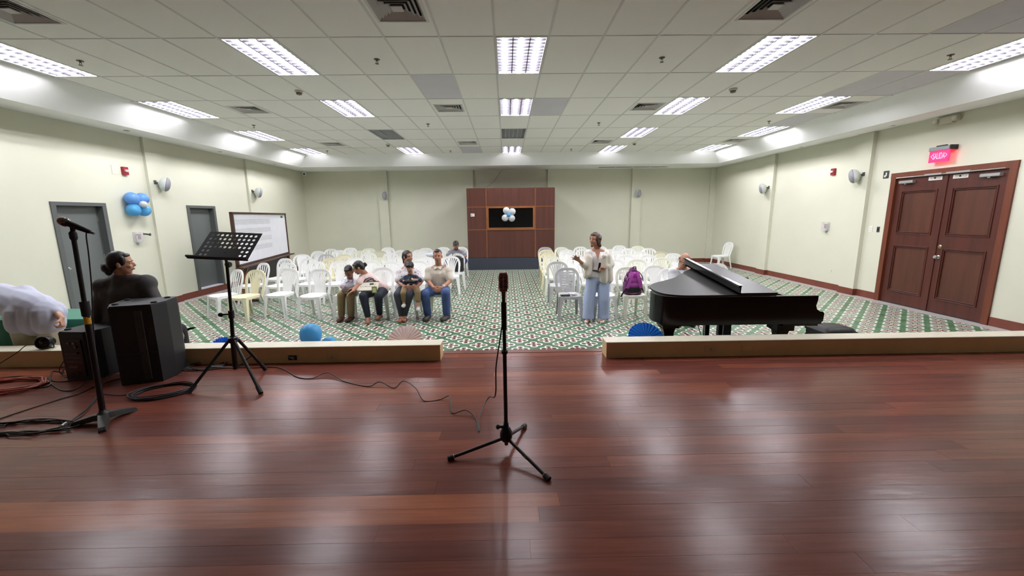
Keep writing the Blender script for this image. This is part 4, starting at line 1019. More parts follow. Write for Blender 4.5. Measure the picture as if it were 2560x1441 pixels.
# ------------------------------------------------------------------ table with green cloth
M_GREEN = mat('emerald green tablecloth', (24,118,92), .7, var=.08, vscale=5, bump=.05, bscale=30, sheen=.2)
ta = empty('table', (-5.62, 4.98, 0), 'folding table under a green tablecloth behind the left ledge', 'table')
TZ = .70
cl = MB(); nx_, x0, x1, y0, y1 = 40, -6.75, -4.70, 4.74, 5.32
ring = []
def perim(k, n):
    L1, L2 = x1-x0, y1-y0; P = 2*(L1+L2); t = k/n*P
    if t < L1: return (x0+t, y0)
    t -= L1
    if t < L2: return (x1, y0+t)
    t -= L2
    if t < L1: return (x1-t, y1)
    return (x0, y1-(t-L1))
N = 96; vs = []
cxm, cym = (x0+x1)/2, (y0+y1)/2
for lev, (z, off) in enumerate(((TZ, -.0), (TZ-.012, .008), (TZ-.2, .02), (TZ-.42, .028), (TZ-.60, .035))):
    for k in range(N):
        x, y = perim(k, N); wv = math.sin(k*1.3)*.5+math.sin(k*.57+1)*.5; o_ = off + (wv*.022*lev/4 if lev > 1 else 0)
        dx = (1 if x >= x1-1e-6 else (-1 if x <= x0+1e-6 else 0)); dy = (1 if y >= y1-1e-6 else (-1 if y <= y0+1e-6 else 0)); vs.append((x+dx*o_, y+dy*o_, z))
fs = [tuple(range(N))] + [(l*N+k, l*N+(k+1) % N, (l+1)*N+(k+1) % N, (l+1)*N+k) for l in range(4) for k in range(N)]
tc = cl.add(vs, fs).build('tablecloth', M_GREEN, None, (-5.62, 4.98, TZ), smooth='auto', world=True); tag(tc, 'green cloth draped over the table behind the left ledge', 'tablecloth')
MB().box((x0+.01,y0+.01,TZ-.03),(x1-.01,y1-.01,TZ-.002)).build('table_top', M_IVORY, ta, world=True)
for x in (x0+.12, x1-.12):
    for y in (y0+.08, y1-.08): MB().cyl((x,y,0),(x,y,TZ-.03),.014,seg=8).build('leg', M_STEEL, ta, world=True)
# ================================================================== people
SK1 = mat('tan skin', (190,142,114), .5, var=.04, vscale=14); SK2 = mat('brown skin', (172,122,96), .5, var=.04, vscale=14); SK3 = mat('deep brown skin', (140,96,76), .5, var=.04, vscale=14)
HAIRB = mat('black hair', (24,20,19), .45, var=.25, vscale=60, stretch=(1,1,.3)); HAIRC = mat('brown streaked hair', (74,54,44), .5, var=.4, vscale=50, stretch=(1,1,.3)); HAIRG = mat('short greying hair', (70,64,60), .7, var=.2, vscale=80)
M_EYE = mat('eye white', (222,216,208), .3); M_IRIS = mat('dark iris', (30,20,16), .2); M_LIP = mat('lip', (136,76,68), .45); M_BROW = mat('eyebrow', (38,28,24), .7)
def remeshed(mb, name, mt, voxel=.009, it=6, parent=None, root=None, fac=.5):
    """one continuous skin over overlapping volumes"""
    rt_ = Vector(root) if root is not None else Vector((0,0,0))
    mb.v = [v - rt_ for v in mb.v]
    me = mb.mesh(name, mt); ob = bpy.data.objects.new(name, me); COL.objects.link(ob)
    r = ob.modifiers.new('r', 'REMESH'); r.mode = 'VOXEL'; r.voxel_size = voxel; r.use_smooth_shade = True
    s = ob.modifiers.new('s', 'SMOOTH'); s.iterations = it; s.factor = fac
    dg = bpy.context.evaluated_depsgraph_get(); m2 = bpy.data.meshes.new_from_object(ob.evaluated_get(dg)); m2.name = name
    ob.modifiers.clear(); ob.data = m2; bpy.data.meshes.remove(me)
    if not m2.materials: m2.materials.append(mt)
    for p in m2.polygons: p.use_smooth = True
    if parent is not None: ob.parent = parent
    else: ob.location = rt_
    return ob
def chain(mb, pts, rad):
    for a, b, r1, r2 in zip(pts, pts[1:], rad, rad[1:]): mb.cap(a, b, r1, r2)
def hand(mb, w, d, pn_, curl=.5, s=1.0, side=1, spread=0.0):
    """palm, four unequal jointed fingers and a thumb from the side of the palm"""
    w = Vector(w); d = Vector(d).normalized(); pn_ = Vector(pn_); pn_ = (pn_ - d*pn_.dot(d)).normalized(); x = d.cross(pn_)*side
    L = (.068, .078, .072, .055); base = []
    for k in range(4):
        b = w + d*(.082-.004*abs(k-1))*s + x*(1.5-k)*.0195*s; mb.cap(w + x*(1.5-k)*.012*s, b, .0135*s, .0115*s); 
        dd = (d + x*(1.5-k)*spread).normalized()
        d1 = (dd*math.cos(curl) + pn_*math.sin(curl)).normalized(); d2 = (dd*math.cos(2*curl) + pn_*math.sin(2*curl)).normalized()
        m = b + d1*L[k]*.5*s; mb.cap(b, m, .0095*s, .0085*s); mb.cap(m, m + d2*L[k]*.45*s, .0085*s, .007*s)
    t0 = w + d*.02*s + x*.022*s; t1 = t0 + (d*.55 + x*.75 + pn_*.25).normalized()*.042*s; t2 = t1 + (d*.85 + x*(.35+spread) + pn_*(.3+curl*.3)).normalized()*.032*s
    mb.cap(t0, t1, .014*s, .0105*s); mb.cap(t1, t2, .0105*s, .008*s)
class Head:
    def __init__(s, c, fwd, up=(0,0,1), sc=1.0):
        s.c = Vector(c); f = Vector(fwd).normalized(); u = Vector(up); s.f = f; s.u = (u - f*u.dot(f)).normalized(); s.r = s.f.cross(s.u); s.sc = sc
        s.R = Matrix(((s.r.x,s.f.x,s.u.x),(s.r.y,s.f.y,s.u.y),(s.r.z,s.f.z,s.u.z)))
    def p(s, x, y, z): return s.c + (s.R @ Vector((x, y, z)))*s.sc
    def e(s, mb, c, r): mb.ell(s.p(*c), tuple(v*s.sc for v in r), s.R, 16, 10)
    def body(s, mb, neck=None):
        k = s.sc
        s.e(mb, (0,-.008,.032), (.074,.094,.088)); s.e(mb, (0,.022,-.035), (.060,.066,.078)); s.e(mb, (0,.052,-.088), (.028,.026,.022))
        mb.cap(s.p(0,.086,.012), s.p(0,.105,-.022), .0085*k, .013*k); s.e(mb, (0,.098,-.026), (.018,.012,.009))
        for q in (-1, 1):
            s.e(mb, (q*.077,-.004,-.012), (.011,.020,.032)); s.e(mb, (q*.034,.070,-.028), (.022,.018,.022)); s.e(mb, (q*.032,.076,.022), (.024,.013,.008))
        s.e(mb, (0,.086,-.058), (.024,.010,.010))
        if neck is not None: mb.cap(s.p(0,-.022,-.065), neck, .053*k, .058*k)
    def face(s, ob, root):
        for q in (-1, 1):
            m = MB(); s.e(m, (q*.031,.0800,.002), (.0115,.0065,.0048)); o = m.build('eye', M_EYE, ob, smooth=True, world=True)
            m = MB(); s.e(m, (q*.031,.0848,.002), (.0062,.0030,.0052)); m.build('iris', M_IRIS, o, smooth=True, world=True)
            m = MB(); m.cap(s.p(q*.016,.0895,.0245), s.p(q*.046,.0815,.0235), .0030*s.sc, .0022*s.sc); m.build('eyebrow', M_BROW, ob, smooth=True, world=True)
        m = MB(); s.e(m, (0,.0945,-.055), (.023,.004,.0045)); s.e(m, (0,.094,-.062), (.019,.004,.005)); m.build('lips', M_LIP, ob, smooth=True, world=True)
    def hair(s, mb, kind):
        if kind == 'short':
            s.e(mb, (0,-.022,.052), (.080,.092,.080)); s.e(mb, (0,-.06,.0), (.072,.05,.07)); s.e(mb, (0,.052,.093), (.05,.035,.026))
        elif kind == 'crop':
            s.e(mb, (0,-.024,.046), (.079,.088,.082)); s.e(mb, (0,-.06,.0), (.070,.045,.06)); s.e(mb, (0,.045,.088), (.048,.035,.028))
        elif kind == 'bun':
            s.e(mb, (0,-.022,.040), (.083,.094,.090)); s.e(mb, (0,-.06,.0), (.078,.055,.08)); s.e(mb, (0,.046,.080), (.054,.030,.024))
            for q in (-1, 1): s.e(mb, (q*.068,.022,.03), (.016,.03,.05))
        elif kind == 'long':
            s.e(mb, (0,-.022,.042), (.083,.094,.090)); s.e(mb, (0,.05,.085), (.05,.034,.028)); s.e(mb, (0,-.07,-.03), (.078,.05,.10))
            for q in (-1, 1): s.e(mb, (q*.070,.012,.02), (.018,.035,.06)); s.e(mb, (q*.068,-.04,-.06), (.022,.04,.07))
        elif kind == 'mop':
            s.e(mb, (0,-.016,.046), (.088,.100,.088)); s.e(mb, (0,.055,.075), (.062,.038,.034)); s.e(mb, (0,-.06,.0), (.08,.05,.07))
            rr = random.Random(4)
            for k in range(22): a = rr.uniform(0, 6.28); s.e(mb, (.078*math.cos(a), -.02+.085*math.sin(a), .03+rr.uniform(-.02,.04)), (.018,.018,.022))
        elif kind == 'bald':
            for q in (-1, 1): s.e(mb, (q*.066,-.03,.0), (.016,.05,.045))
            s.e(mb, (0,-.072,.0), (.068,.034,.055))
def torso(mb, hL, hR, nk, sL, sR, g=0.0, s=1.0, belly=.0):
    """hips to shoulders; g inflates for clothing"""
    hL, hR, nk, sL, sR = map(Vector, (hL, hR, nk, sL, sR)); pc = (hL+hR)/2; sc = (sL+sR)/2
    mb.cap(hL, hR, .105*s+g, .105*s+g); ch = sc.lerp(pc, .22); wa = sc.lerp(pc, .62)
    for a, b in ((hL, sL), (hR, sR)):
        q = b.lerp(sc, .38).lerp(pc, .2); w_ = a.lerp(pc, .22).lerp(sc, .38)
        mb.cap(a, w_, .10*s+g, .095*s+g+belly*.5); mb.cap(w_, q, .095*s+g+belly*.5, .098*s+g)
        mb.cap(q, b, .085*s+g, .062*s+g)
    for b in (sL, sR): mb.cap(nk - Vector((0,0,.012)), b.lerp(nk,.08), .050*s+g*.6, .058*s+g*.6)
    mb.cap(pc, wa, .115*s+g, .112*s+g+belly); mb.cap(wa, ch, .112*s+g+belly, .112*s+g); mb.cap(ch, nk, .10*s+g, .055*s+g)
def fixsh(sh, nk, dz=.05, inn=.03):
    c = (sh[0]+sh[1])/2
    return [q + (c-q).normalized()*inn - Vector((0,0,dz)) for q in sh]
def sole(mb, a, t, s=1.0, g=0.0):
    """foot from ankle to toe"""
    a, t = Vector(a), Vector(t); d = (t-a); d.z = 0; d.normalize(); hl = a - d*.045*s; hl.z = t.z
    mb.cap(a, hl + Vector((0,0,.02)), .042*s+g, .036*s+g); mb.cap(hl + Vector((0,0,.012)), t, .036*s+g, .034*s+g); mb.cap(a, t.lerp(hl, .3), .042*s+g, .036*s+g)
    x = Vector((d.y, -d.x, 0)); mb.cap(t - d*.03*s + x*.018, t + x*.01, .028*s+g, .024*s+g)
def flat_soles(ob, z0=0.002):
    for v in ob.data.vertices:
        if v.co.z + ob.location.z < z0: v.co.z = z0 - ob.location.z
def cloth(name, rgb, var=.05, vs_=8, rough=.8): return mat(name, rgb, rough, var=var, vscale=vs_, bump=.12, bscale=25)
# ------------------------------------------------------------------ standing woman with jacket and blue trousers
def standing_woman():
    Y = 6.95; g = lambda px, py, y=Y: U(px, py, y)
    H = Head(g(1487,599,6.93), (-.72,-.66,-.04), (.05,0,1), .97); nk = g(1493,624,6.97)
    hR, hL = g(1482,694), g(1509,694); sR, sL = g(1471,630,6.93), g(1516,631,6.98)
    sR, sL = fixsh([sR, sL], nk, .03, .01)
    eR, wR = g(1461,664,6.86), g(1447,651,6.66); eL, wL = g(1528,661,6.98), g(1509,672,6.78)
    kR, kL = g(1473,747,6.92), g(1509,748,6.90); aR, aL = Vector((g(1470,797).x, 6.97, .08)), Vector((g(1507,797).x, 6.93, .08))
    tR, tL = aR + Vector((-.05,-.15,-.055)), aL + Vector((-.06,-.14,-.055)); root = (1.55, 6.94, 0)
    b = MB(); H.body(b, nk); torso(b, hL, hR, nk, sL, sR)
    chain(b, [sR, eR, wR], [.05,.040,.027]); chain(b, [sL, eL, wL], [.05,.040,.027])
    hand(b, wR, (-.75,-.25,.5), (0,-.8,-.3), .15, 1.0, 1, .35); hand(b, wL, (-.85,-.3,.05), (-.1,-.5,-.5), .95, 1.0, 1)
    chain(b, [hR, kR, aR], [.09,.06,.042]); chain(b, [hL, kL, aL], [.09,.06,.042]); sole(b, aR, tR); sole(b, aL, tL)
    o = remeshed(b, 'person', SK2, .0085, 5, None, root); flat_soles(o); tag(o, 'standing woman in white jacket and wide light blue trousers gesturing with one hand', 'person'); H.face(o, root)
    m = MB(); H.hair(m, 'long'); rr = random.Random(2)
    for k in range(46):
        a = rr.uniform(-2.4, 2.4); q = H.p(.085*math.sin(a), -.05-.05*math.cos(a), rr.uniform(-.13,.05)); m.ell(q, rr.uniform(.016,.026), None, 8, 6)
    remeshed(m, 'hair', HAIRC, .009, 2, o, root)
    m = MB(); 
    for q in (-1, 1): H.e(m, (q*.08,-.0,-.05), (.006,.006,.008))
    m.build('earrings', M_STEEL, o, world=True)
    m = MB(); torso(m, hL+Vector((0,0,.06)), hR+Vector((0,0,.06)), nk-Vector((0,0,.05)), sL, sR, .014)
    sh = remeshed(m, 'blouse', cloth('white blouse cotton', (226,222,222)), .011, 5, o, root)
    nv = (H.f*0 + Vector((-.12,-1,0))).normalized(); vp = nk + nv*.085 - Vector((0,0,.035))
    m = MB(); m.add([nk+nv*.085+Vector((-.05,0,-.0)), nk+nv*.085+Vector((.05,0,-.0)), nk+nv*.16+Vector((0,0,-.17)), nk+nv*.03+Vector((-.05,0,-.0)), nk+nv*.03+Vector((.05,0,0)), nk+nv*.08+Vector((0,0,-.17))], [(0,1,2),(5,4,3),(0,2,5,3),(1,4,5,2),(0,3,4,1)]); m.build('neckline_skin', SK2, sh, world=True)
    # trousers: wide straight legs
    m = MB(); up = Vector((0,0,.06)); m.cap(hL+up, hR+up, .112, .112); m.cap((hL+hR)/2+Vector((0,0,.10)), (hL+hR)/2, .118, .122)
    for hp, kn_, px0, px1 in ((hR, kR, 1457, 1483), (hL, kL, 1494, 1522)):
        hm = Vector(((g(px0,797).x+g(px1,797).x)/2, 6.93, .055)); m.cap(hp, kn_, .112, .098); m.cap(kn_, hm + Vector((0,0,.07)), .098, .098); m.cyl(hm + Vector((0,0,.12)), hm, .098, .104, 18)
    remeshed(m, 'trousers', cloth('light blue trouser twill', (164,178,208), .06, 6), .012, 4, o, root)
    wa = (hL+hR)/2 + Vector((0,-.0,.125)); m = MB(); m.tube([wa + Vector((.152*math.cos(t), .133*math.sin(t), .01*math.sin(t*2))) for t in [6.2832*k/28 for k in range(28)]], .014, 8, True)
    bl = m.build('belt', mat('dark brown belt', (60,46,40), .5), o, smooth=True, world=True); MB().cbox(wa + Vector((-.02,-.145,0)), (.045,.012,.035)).build('buckle', M_STEEL, bl, world=True)
    # open jacket: two fronts, back and sleeves
    jm = cloth('cream linen jacket', (214,208,194), .05, 6); m = MB()
    bk = Vector((0,.04,0)); m.cap(sL+Vector((-.02,.02,.005)), sR+Vector((.02,.02,.005)), .075, .075)
    for pt, pb, ya, r0, r1 in (((1503,648),(1503,702),6.83,.034,.034), ((1511,642),(1512,704),6.84,.046,.044), ((1519,640),(1523,703),6.90,.056,.054), ((1521,640),(1525,700),6.99,.060,.060), ((1516,640),(1516,698),7.07,.060,.066),
                               ((1478,646),(1474,688),6.83,.034,.036), ((1472,642),(1466,690),6.87,.050,.048), ((1470,640),(1465,690),6.96,.060,.058), ((1478,640),(1474,694),7.06,.062,.066), ((1495,640),(1495,697),7.09,.06,.062)):
        m.cap(g(*pt, ya), g(*pb, ya), r0, r1)
    chain(m, [sR, eR, eR.lerp(wR, .3)], [.07,.062,.058]); chain(m, [sL, eL, eL.lerp(wL, .55)], [.072,.066,.058])
    jk = remeshed(m, 'jacket', jm, .013, 16, o, root)
    for k, (px, py) in enumerate(((1510,641),)): MB().cbox(g(px, py, 6.79), (.075,.014,.02)).build('pocket_flap', jm, jk, world=True)
    for a in (aR, aL): 
        m = MB(); t = a + Vector((-.055,-.15,-.055)); m.cap(a + Vector((.02,.03,-.05)), t, .036, .036); so = remeshed(m, 'sandal', mat('white sandal', (214,210,204), .5), .009, 3, o, root); flat_soles(so, -.0)
        for v in so.data.vertices: v.co.z = min(max(v.co.z, 0.0), .045)
    ph = MB().bbox((-.018,-.006,-.055),(.018,.006,.075),.006, Matrix.Translation(wL + Vector((-.085,-.045,.03))) @ Matrix.Rotation(.15,4,'Y'), 'y').build('microphone_case', M_BLACK, None, tuple(wL), world=True)
    tag(ph, 'dark handheld object in the hand of the standing woman', 'handset')
standing_woman()
# ------------------------------------------------------------------ seated people
def seated(label, H, nk, hips, shoulders, elbows, wrists, knees, ankles, toes, root, skin, s=1.0, hands=None, voxel=.0085, lk=(.088,.062,.042), hs=1.0, belly=0.0):
    """returns body object; left/right given as pairs (image left first)"""
    b = MB(); H.body(b, nk); torso(b, hips[0], hips[1], nk, shoulders[0], shoulders[1], 0, s, belly)
    for i in (0, 1):
        chain(b, [shoulders[i], elbows[i], wrists[i]], [.05*s, .041*s, .027*s])
        if hands and hands[i]: hand(b, wrists[i], *hands[i], hs)if False else hand(b, wrists[i], hands[i][0], hands[i][1], hands[i][2], hs, hands[i][3])
        chain(b, [hips[i], knees[i], ankles[i]], [lk[0]*s, lk[1]*s, lk[2]*s]); sole(b, ankles[i], toes[i], s)
    o = remeshed(b, 'person', skin, voxel, 5, None, root); flat_soles(o); tag(o, label, 'person'); H.face(o, root); return o
def shirt(o, name, mt, hips, nk, shoulders, elbows, root, s=1.0, g=.016, sl=.85, hem=.05, collar=None, belly=0.0, sleeve=.064):
    m = MB(); up = Vector((0,0,hem)); torso(m, hips[0]+up, hips[1]+up, nk-Vector((0,0,.045*s)), shoulders[0], shoulders[1], g, s, belly)
    for i in (0, 1): chain(m, [shoulders[i], shoulders[i].lerp(elbows[i], sl)], [.056*s+g*.5, sleeve*s*.95])
    r = remeshed(m, name, mt, .0105, 5, o, root)
    if collar:
        c = MB(); f = Vector(collar)
        for q in (-1, 1):
            x = Vector((-f.y, f.x, 0)).normalized()*q
            c.add([nk + x*.075*s + Vector((0,0,.012)), nk + f*.098*s + x*.010 + Vector((0,0,-.030)), nk + f*.112*s + x*.055 + Vector((0,0,-.060)), nk + x*.1*s + f*.05 + Vector((0,0,.0)),
                   nk + x*.07*s + Vector((0,0,.004)), nk + f*.088*s + x*.010 + Vector((0,0,-.040)), nk + f*.100*s + x*.055 + Vector((0,0,-.070)), nk + x*.09*s + f*.045 + Vector((0,0,-.010))],
                  [(0,1,2,3),(7,6,5,4),(0,4,5,1),(1,5,6,2),(2,6,7,3),(3,7,4,0)])
        c.build('collar', mt, r, world=True)
    return r
def pants(o, name, mt, hips, knees, ankles, root, s=1.0, r=(.104,.078,.066), end=.93, waist=.09):
    m = MB(); m.cap(hips[0], hips[1], .115*s, .115*s); pc = (hips[0]+hips[1])/2; m.cap(pc, pc+Vector((0,.01,waist)), .118*s, .118*s)
    for i in (0, 1): chain(m, [hips[i], knees[i], knees[i].lerp(ankles[i], end)], [r[0]*s, r[1]*s, r[2]*s])
    return remeshed(m, name, mt, .0105, 4, o, root)
def shoes(o, mt, ankles, toes, root, s=1.0, g=.010, nm='shoe'):
    for a, t in zip(ankles, toes):
        m = MB(); sole(m, a - Vector((0,0,.02)), t, s, g); q = remeshed(m, nm, mt, .009, 3, o, root)
        for v in q.data.vertices: v.co.z = max(v.co.z, .0)
def man_jeans():
    Y = 7.45; g = U; root = (-1.26, 7.35, 0)
    H = Head(g(1094,641,7.38), (.10,-1,-.02), (-.06,0,1), 1.03); nk = g(1096,664,7.46)
    hips = [Vector((-1.36,7.50,.50)), Vector((-1.17,7.50,.50))]; sh = [g(1069,672,7.45), g(1124,672,7.45)]
    sh = fixsh(sh, nk)
    el = [g(1070,702,7.36), g(1126,702,7.36)]; wr = [g(1083,719,7.12), g(1106,719,7.12)]
    kn_ = [g(1062,735,7.06), g(1114,732,7.06)]; an = [Vector((g(1069,788,7.2).x,7.22,.09)), Vector((g(1117,788,7.2).x,7.20,.09))]; to = [Vector((g(1063,803,7.1).x,7.06,.036)), Vector((g(1107,802,7.1).x,7.06,.036))]
    o = seated('seated man in beige short sleeved shirt and blue jeans with clasped hands', H, nk, hips, sh, el, wr, kn_, an, to, root, SK2, 1.05, [((.6,-.45,-.5),(.5,.4,-.2),.55,1),((-.6,-.45,-.5),(-.5,.4,-.2),.55,-1)], belly=.012)
    m = MB(); H.hair(m, 'crop'); remeshed(m, 'hair', HAIRB, .009, 3, o, root)
    mt = cloth('beige shirt cotton', (202,194,178), .05, 7); r = shirt(o, 'shirt', mt, hips, nk, sh, el, root, 1.05, .02, .80, .06, (0,-1,0), .012, .078)
    for k in range(5): MB().ell(nk + Vector((.0,-.125-.012*k,-.08-.07*k)), (.006,.004,.006)).build('button', M_IVORY, r, world=True)
    pants(o, 'jeans', cloth('blue denim', (62,84,132), .12, 10), hips, kn_, an, root, 1.05); shoes(o, mat('dark grey shoe', (58,54,54), .5), an, to, root, 1.05)
    w = wr[1].lerp(el[1], .12); d = (el[1]-wr[1]).normalized(); a = d.orthogonal().normalized(); c = d.cross(a)
    wt = MB().tube([w + (a*math.cos(t)+c*math.sin(t))*.034 for t in [6.2832*k/16 for k in range(16)]], .009, 6, True).build('watch', M_STEEL, o, smooth=True, world=True); MB().ell(w + Vector((.01,-.034,.01)), (.02,.008,.02)).build('watch_face', M_BWHITE, wt, world=True)
man_jeans()
def spotted():
    m = bpy.data.materials.new('white blouse with black marks'); m.use_nodes = True; q = NT(m); b = m.node_tree.nodes['Principled BSDF']; P = q.pos()
    v = m.node_tree.nodes.new('ShaderNodeTexVoronoi'); v.inputs['Scale'].default_value = 26; q.L.new(P, v.inputs['Vector'])
    n = q.noise(P, 22, 2); f = q.m('LESS_THAN', q.m('ADD', v.outputs['Distance'], q.m('MULTIPLY', n, .35)), .40)
    q.L.new(q.mix(f, lin((222,216,220)), lin((34,32,40))), b.inputs['Base Color']); b.inputs['Roughness'].default_value = .8; return m
def plaid():
    m = bpy.data.materials.new('navy plaid cotton'); m.use_nodes = True; q = NT(m); b = m.node_tree.nodes['Principled BSDF']; x, y, z = q.xyz(q.pos())
    a = q.m('LESS_THAN', q.m('FRACT', q.m('MULTIPLY', x, 22)), .3); c = q.m('LESS_THAN', q.m('FRACT', q.m('MULTIPLY', z, 22)), .3)
    q.L.new(q.mix(q.m('MULTIPLY', q.m('ADD', a, c), .5), lin((26,32,44)), lin((52,70,92))), b.inputs['Base Color']); b.inputs['Roughness'].default_value = .85; return m
def mother():
    g = U; root = (-1.86, 7.35, 0)
    H = Head(g(1019,643,7.36), (.80,-.58,.02), (.04,0,1), .98); nk = g(1018,666,7.45)
    hips = [Vector((-1.95,7.50,.50)), Vector((-1.76,7.50,.50))]; sh = [g(996,676,7.44), g(1045,676,7.44)]
    sh = fixsh(sh, nk)
    el = [g(997,706,7.36), g(1052,706,7.34)]; wr = [g(1013,718,7.08), g(1042,718,7.08)]
    kn_ = [g(994,737,7.02), g(1025,734,7.02)]; an = [Vector((g(1006,790,7.2).x,7.14,.09)), Vector((g(1012,790,7.2).x,7.18,.09))]; to = [Vector((g(1003,804,7.1).x,7.0,.034)), Vector((g(1014,804,7.1).x,7.04,.034))]
    o = seated('smiling seated woman in black and white patterned blouse holding a child', H, nk, hips, sh, el, wr, kn_, an, to, root, SK2, .96, [((.85,-.2,-.05),(0,.8,-.3),.25,1),((-.85,-.2,-.05),(0,.8,-.3),.25,-1)])
    m = MB(); H.hair(m, 'bun'); m.ell(H.p(0,-.105,-.03), .035); m.cap(H.p(0,-.11,-.03), H.p(0,-.12,-.12), .026, .012); remeshed(m, 'hair', HAIRB, .009, 3, o, root)
    shirt(o, 'blouse', spotted(), hips, nk, sh, el, root, .96, .022, .72, .05, None, 0, .09)
    pants(o, 'jeans', cloth('charcoal grey denim', (58,62,74), .1, 10), hips, kn_, an, root, .94, (.104,.076,.052), .95)
    for a, t in zip(an, to):
        m = MB(); d = (t-a); d.z = 0; d.normalize(); m.cap(a - d*.05 + Vector((0,0,-.078)), t + Vector((0,0,-.02)), .036, .040); q = remeshed(m, 'sandal', mat('copper sandal', (120,72,54), .4, .2), .008, 2, o, root)
        for v in q.data.vertices: v.co.z = min(max(v.co.z, .0), .018)
        MB().tube([t + Vector((-.036,.03,-.01)), t + Vector((-.02,.035,.035)), t + Vector((.02,.035,.035)), t + Vector((.036,.03,-.01))], .006, 6).build('sandal_strap', mat('copper sandal', (120,72,54), .4, .2), q, world=True)
mother()
def toddler():
    g = U; root = (-1.76, 7.15, .60)
    H = Head(g(1024,668,7.13), (.0,-.86,-.5), (0,-.3,1), .80); nk = g(1026,684,7.20); s = .68
    hips = [g(1016,716,7.22), g(1036,716,7.22)]; sh = [g(1010,689,7.20), g(1043,688,7.20)]; el = [g(1004,702,7.12), g(1050,701,7.12)]; wr = [g(1011,703,7.0), g(1041,700,7.0)]
    sh = fixsh(sh, nk)
    kn_ = [g(1009,733,7.0), g(1044,731,7.0)]; an = [g(1010,760,7.05), g(1046,766,7.0)]; to = [g(1009,766,6.96), g(1046,775,6.93)]
    b = MB(); H.body(b, nk); torso(b, hips[0], hips[1], nk, sh[0], sh[1], 0, s)
    for i in (0, 1):
        chain(b, [sh[i], el[i], wr[i]], [.042*s, .034*s, .026*s]); hand(b, wr[i], (1 if i == 0 else -1, -.2, .1), (0,-.4,.6), .5, .68, 1 if i == 0 else -1)
        chain(b, [hips[i], kn_[i], an[i]], [.085*s, .062*s, .045*s]); sole(b, an[i], to[i], .7)
    o = remeshed(b, 'person', SK1, .008, 4, None, root); tag(o, 'toddler in dark plaid shirt sitting on a lap looking at a tablet', 'person'); H.face(o, root)
    m = MB(); H.hair(m, 'mop'); remeshed(m, 'hair', HAIRB, .009, 2, o, root)
    mt = plaid(); m = MB(); torso(m, hips[0]+Vector((0,0,.02)), hips[1]+Vector((0,0,.02)), nk-Vector((0,0,.02)), sh[0], sh[1], .012, s)
    for i in (0, 1): chain(m, [sh[i], el[i], el[i].lerp(wr[i], .55)], [.045, .040, .032])
    remeshed(m, 'shirt', mt, .009, 4, o, root)
    m = MB(); m.cap(hips[0], hips[1], .082, .082)
    for i in (0, 1): chain(m, [hips[i], kn_[i], kn_[i].lerp(an[i], .55)], [.072, .058, .052])
    remeshed(m, 'trousers', cloth('khaki cotton', (132,112,80), .06, 10), .009, 3, o, root)
    for i in (0, 1):
        m = MB(); sole(m, an[i]-Vector((0,0,.02)), to[i], .72, .006); remeshed(m, 'shoe', mat('white trainer', (218,218,214), .5), .008, 2, o, root)
    c = (wr[0]+wr[1])/2 + Vector((0,-.05,.005)); t = MB().bbox((-.095,-.005,-.06),(.095,.005,.06),.01, Matrix.Translation(c) @ Matrix.Rotation(-1.42,4,'X'), 'y').build('tablet', M_BLACK, None, tuple(c), world=True)
    tag(t, 'dark tablet held by the toddler', 'tablet')
toddler()
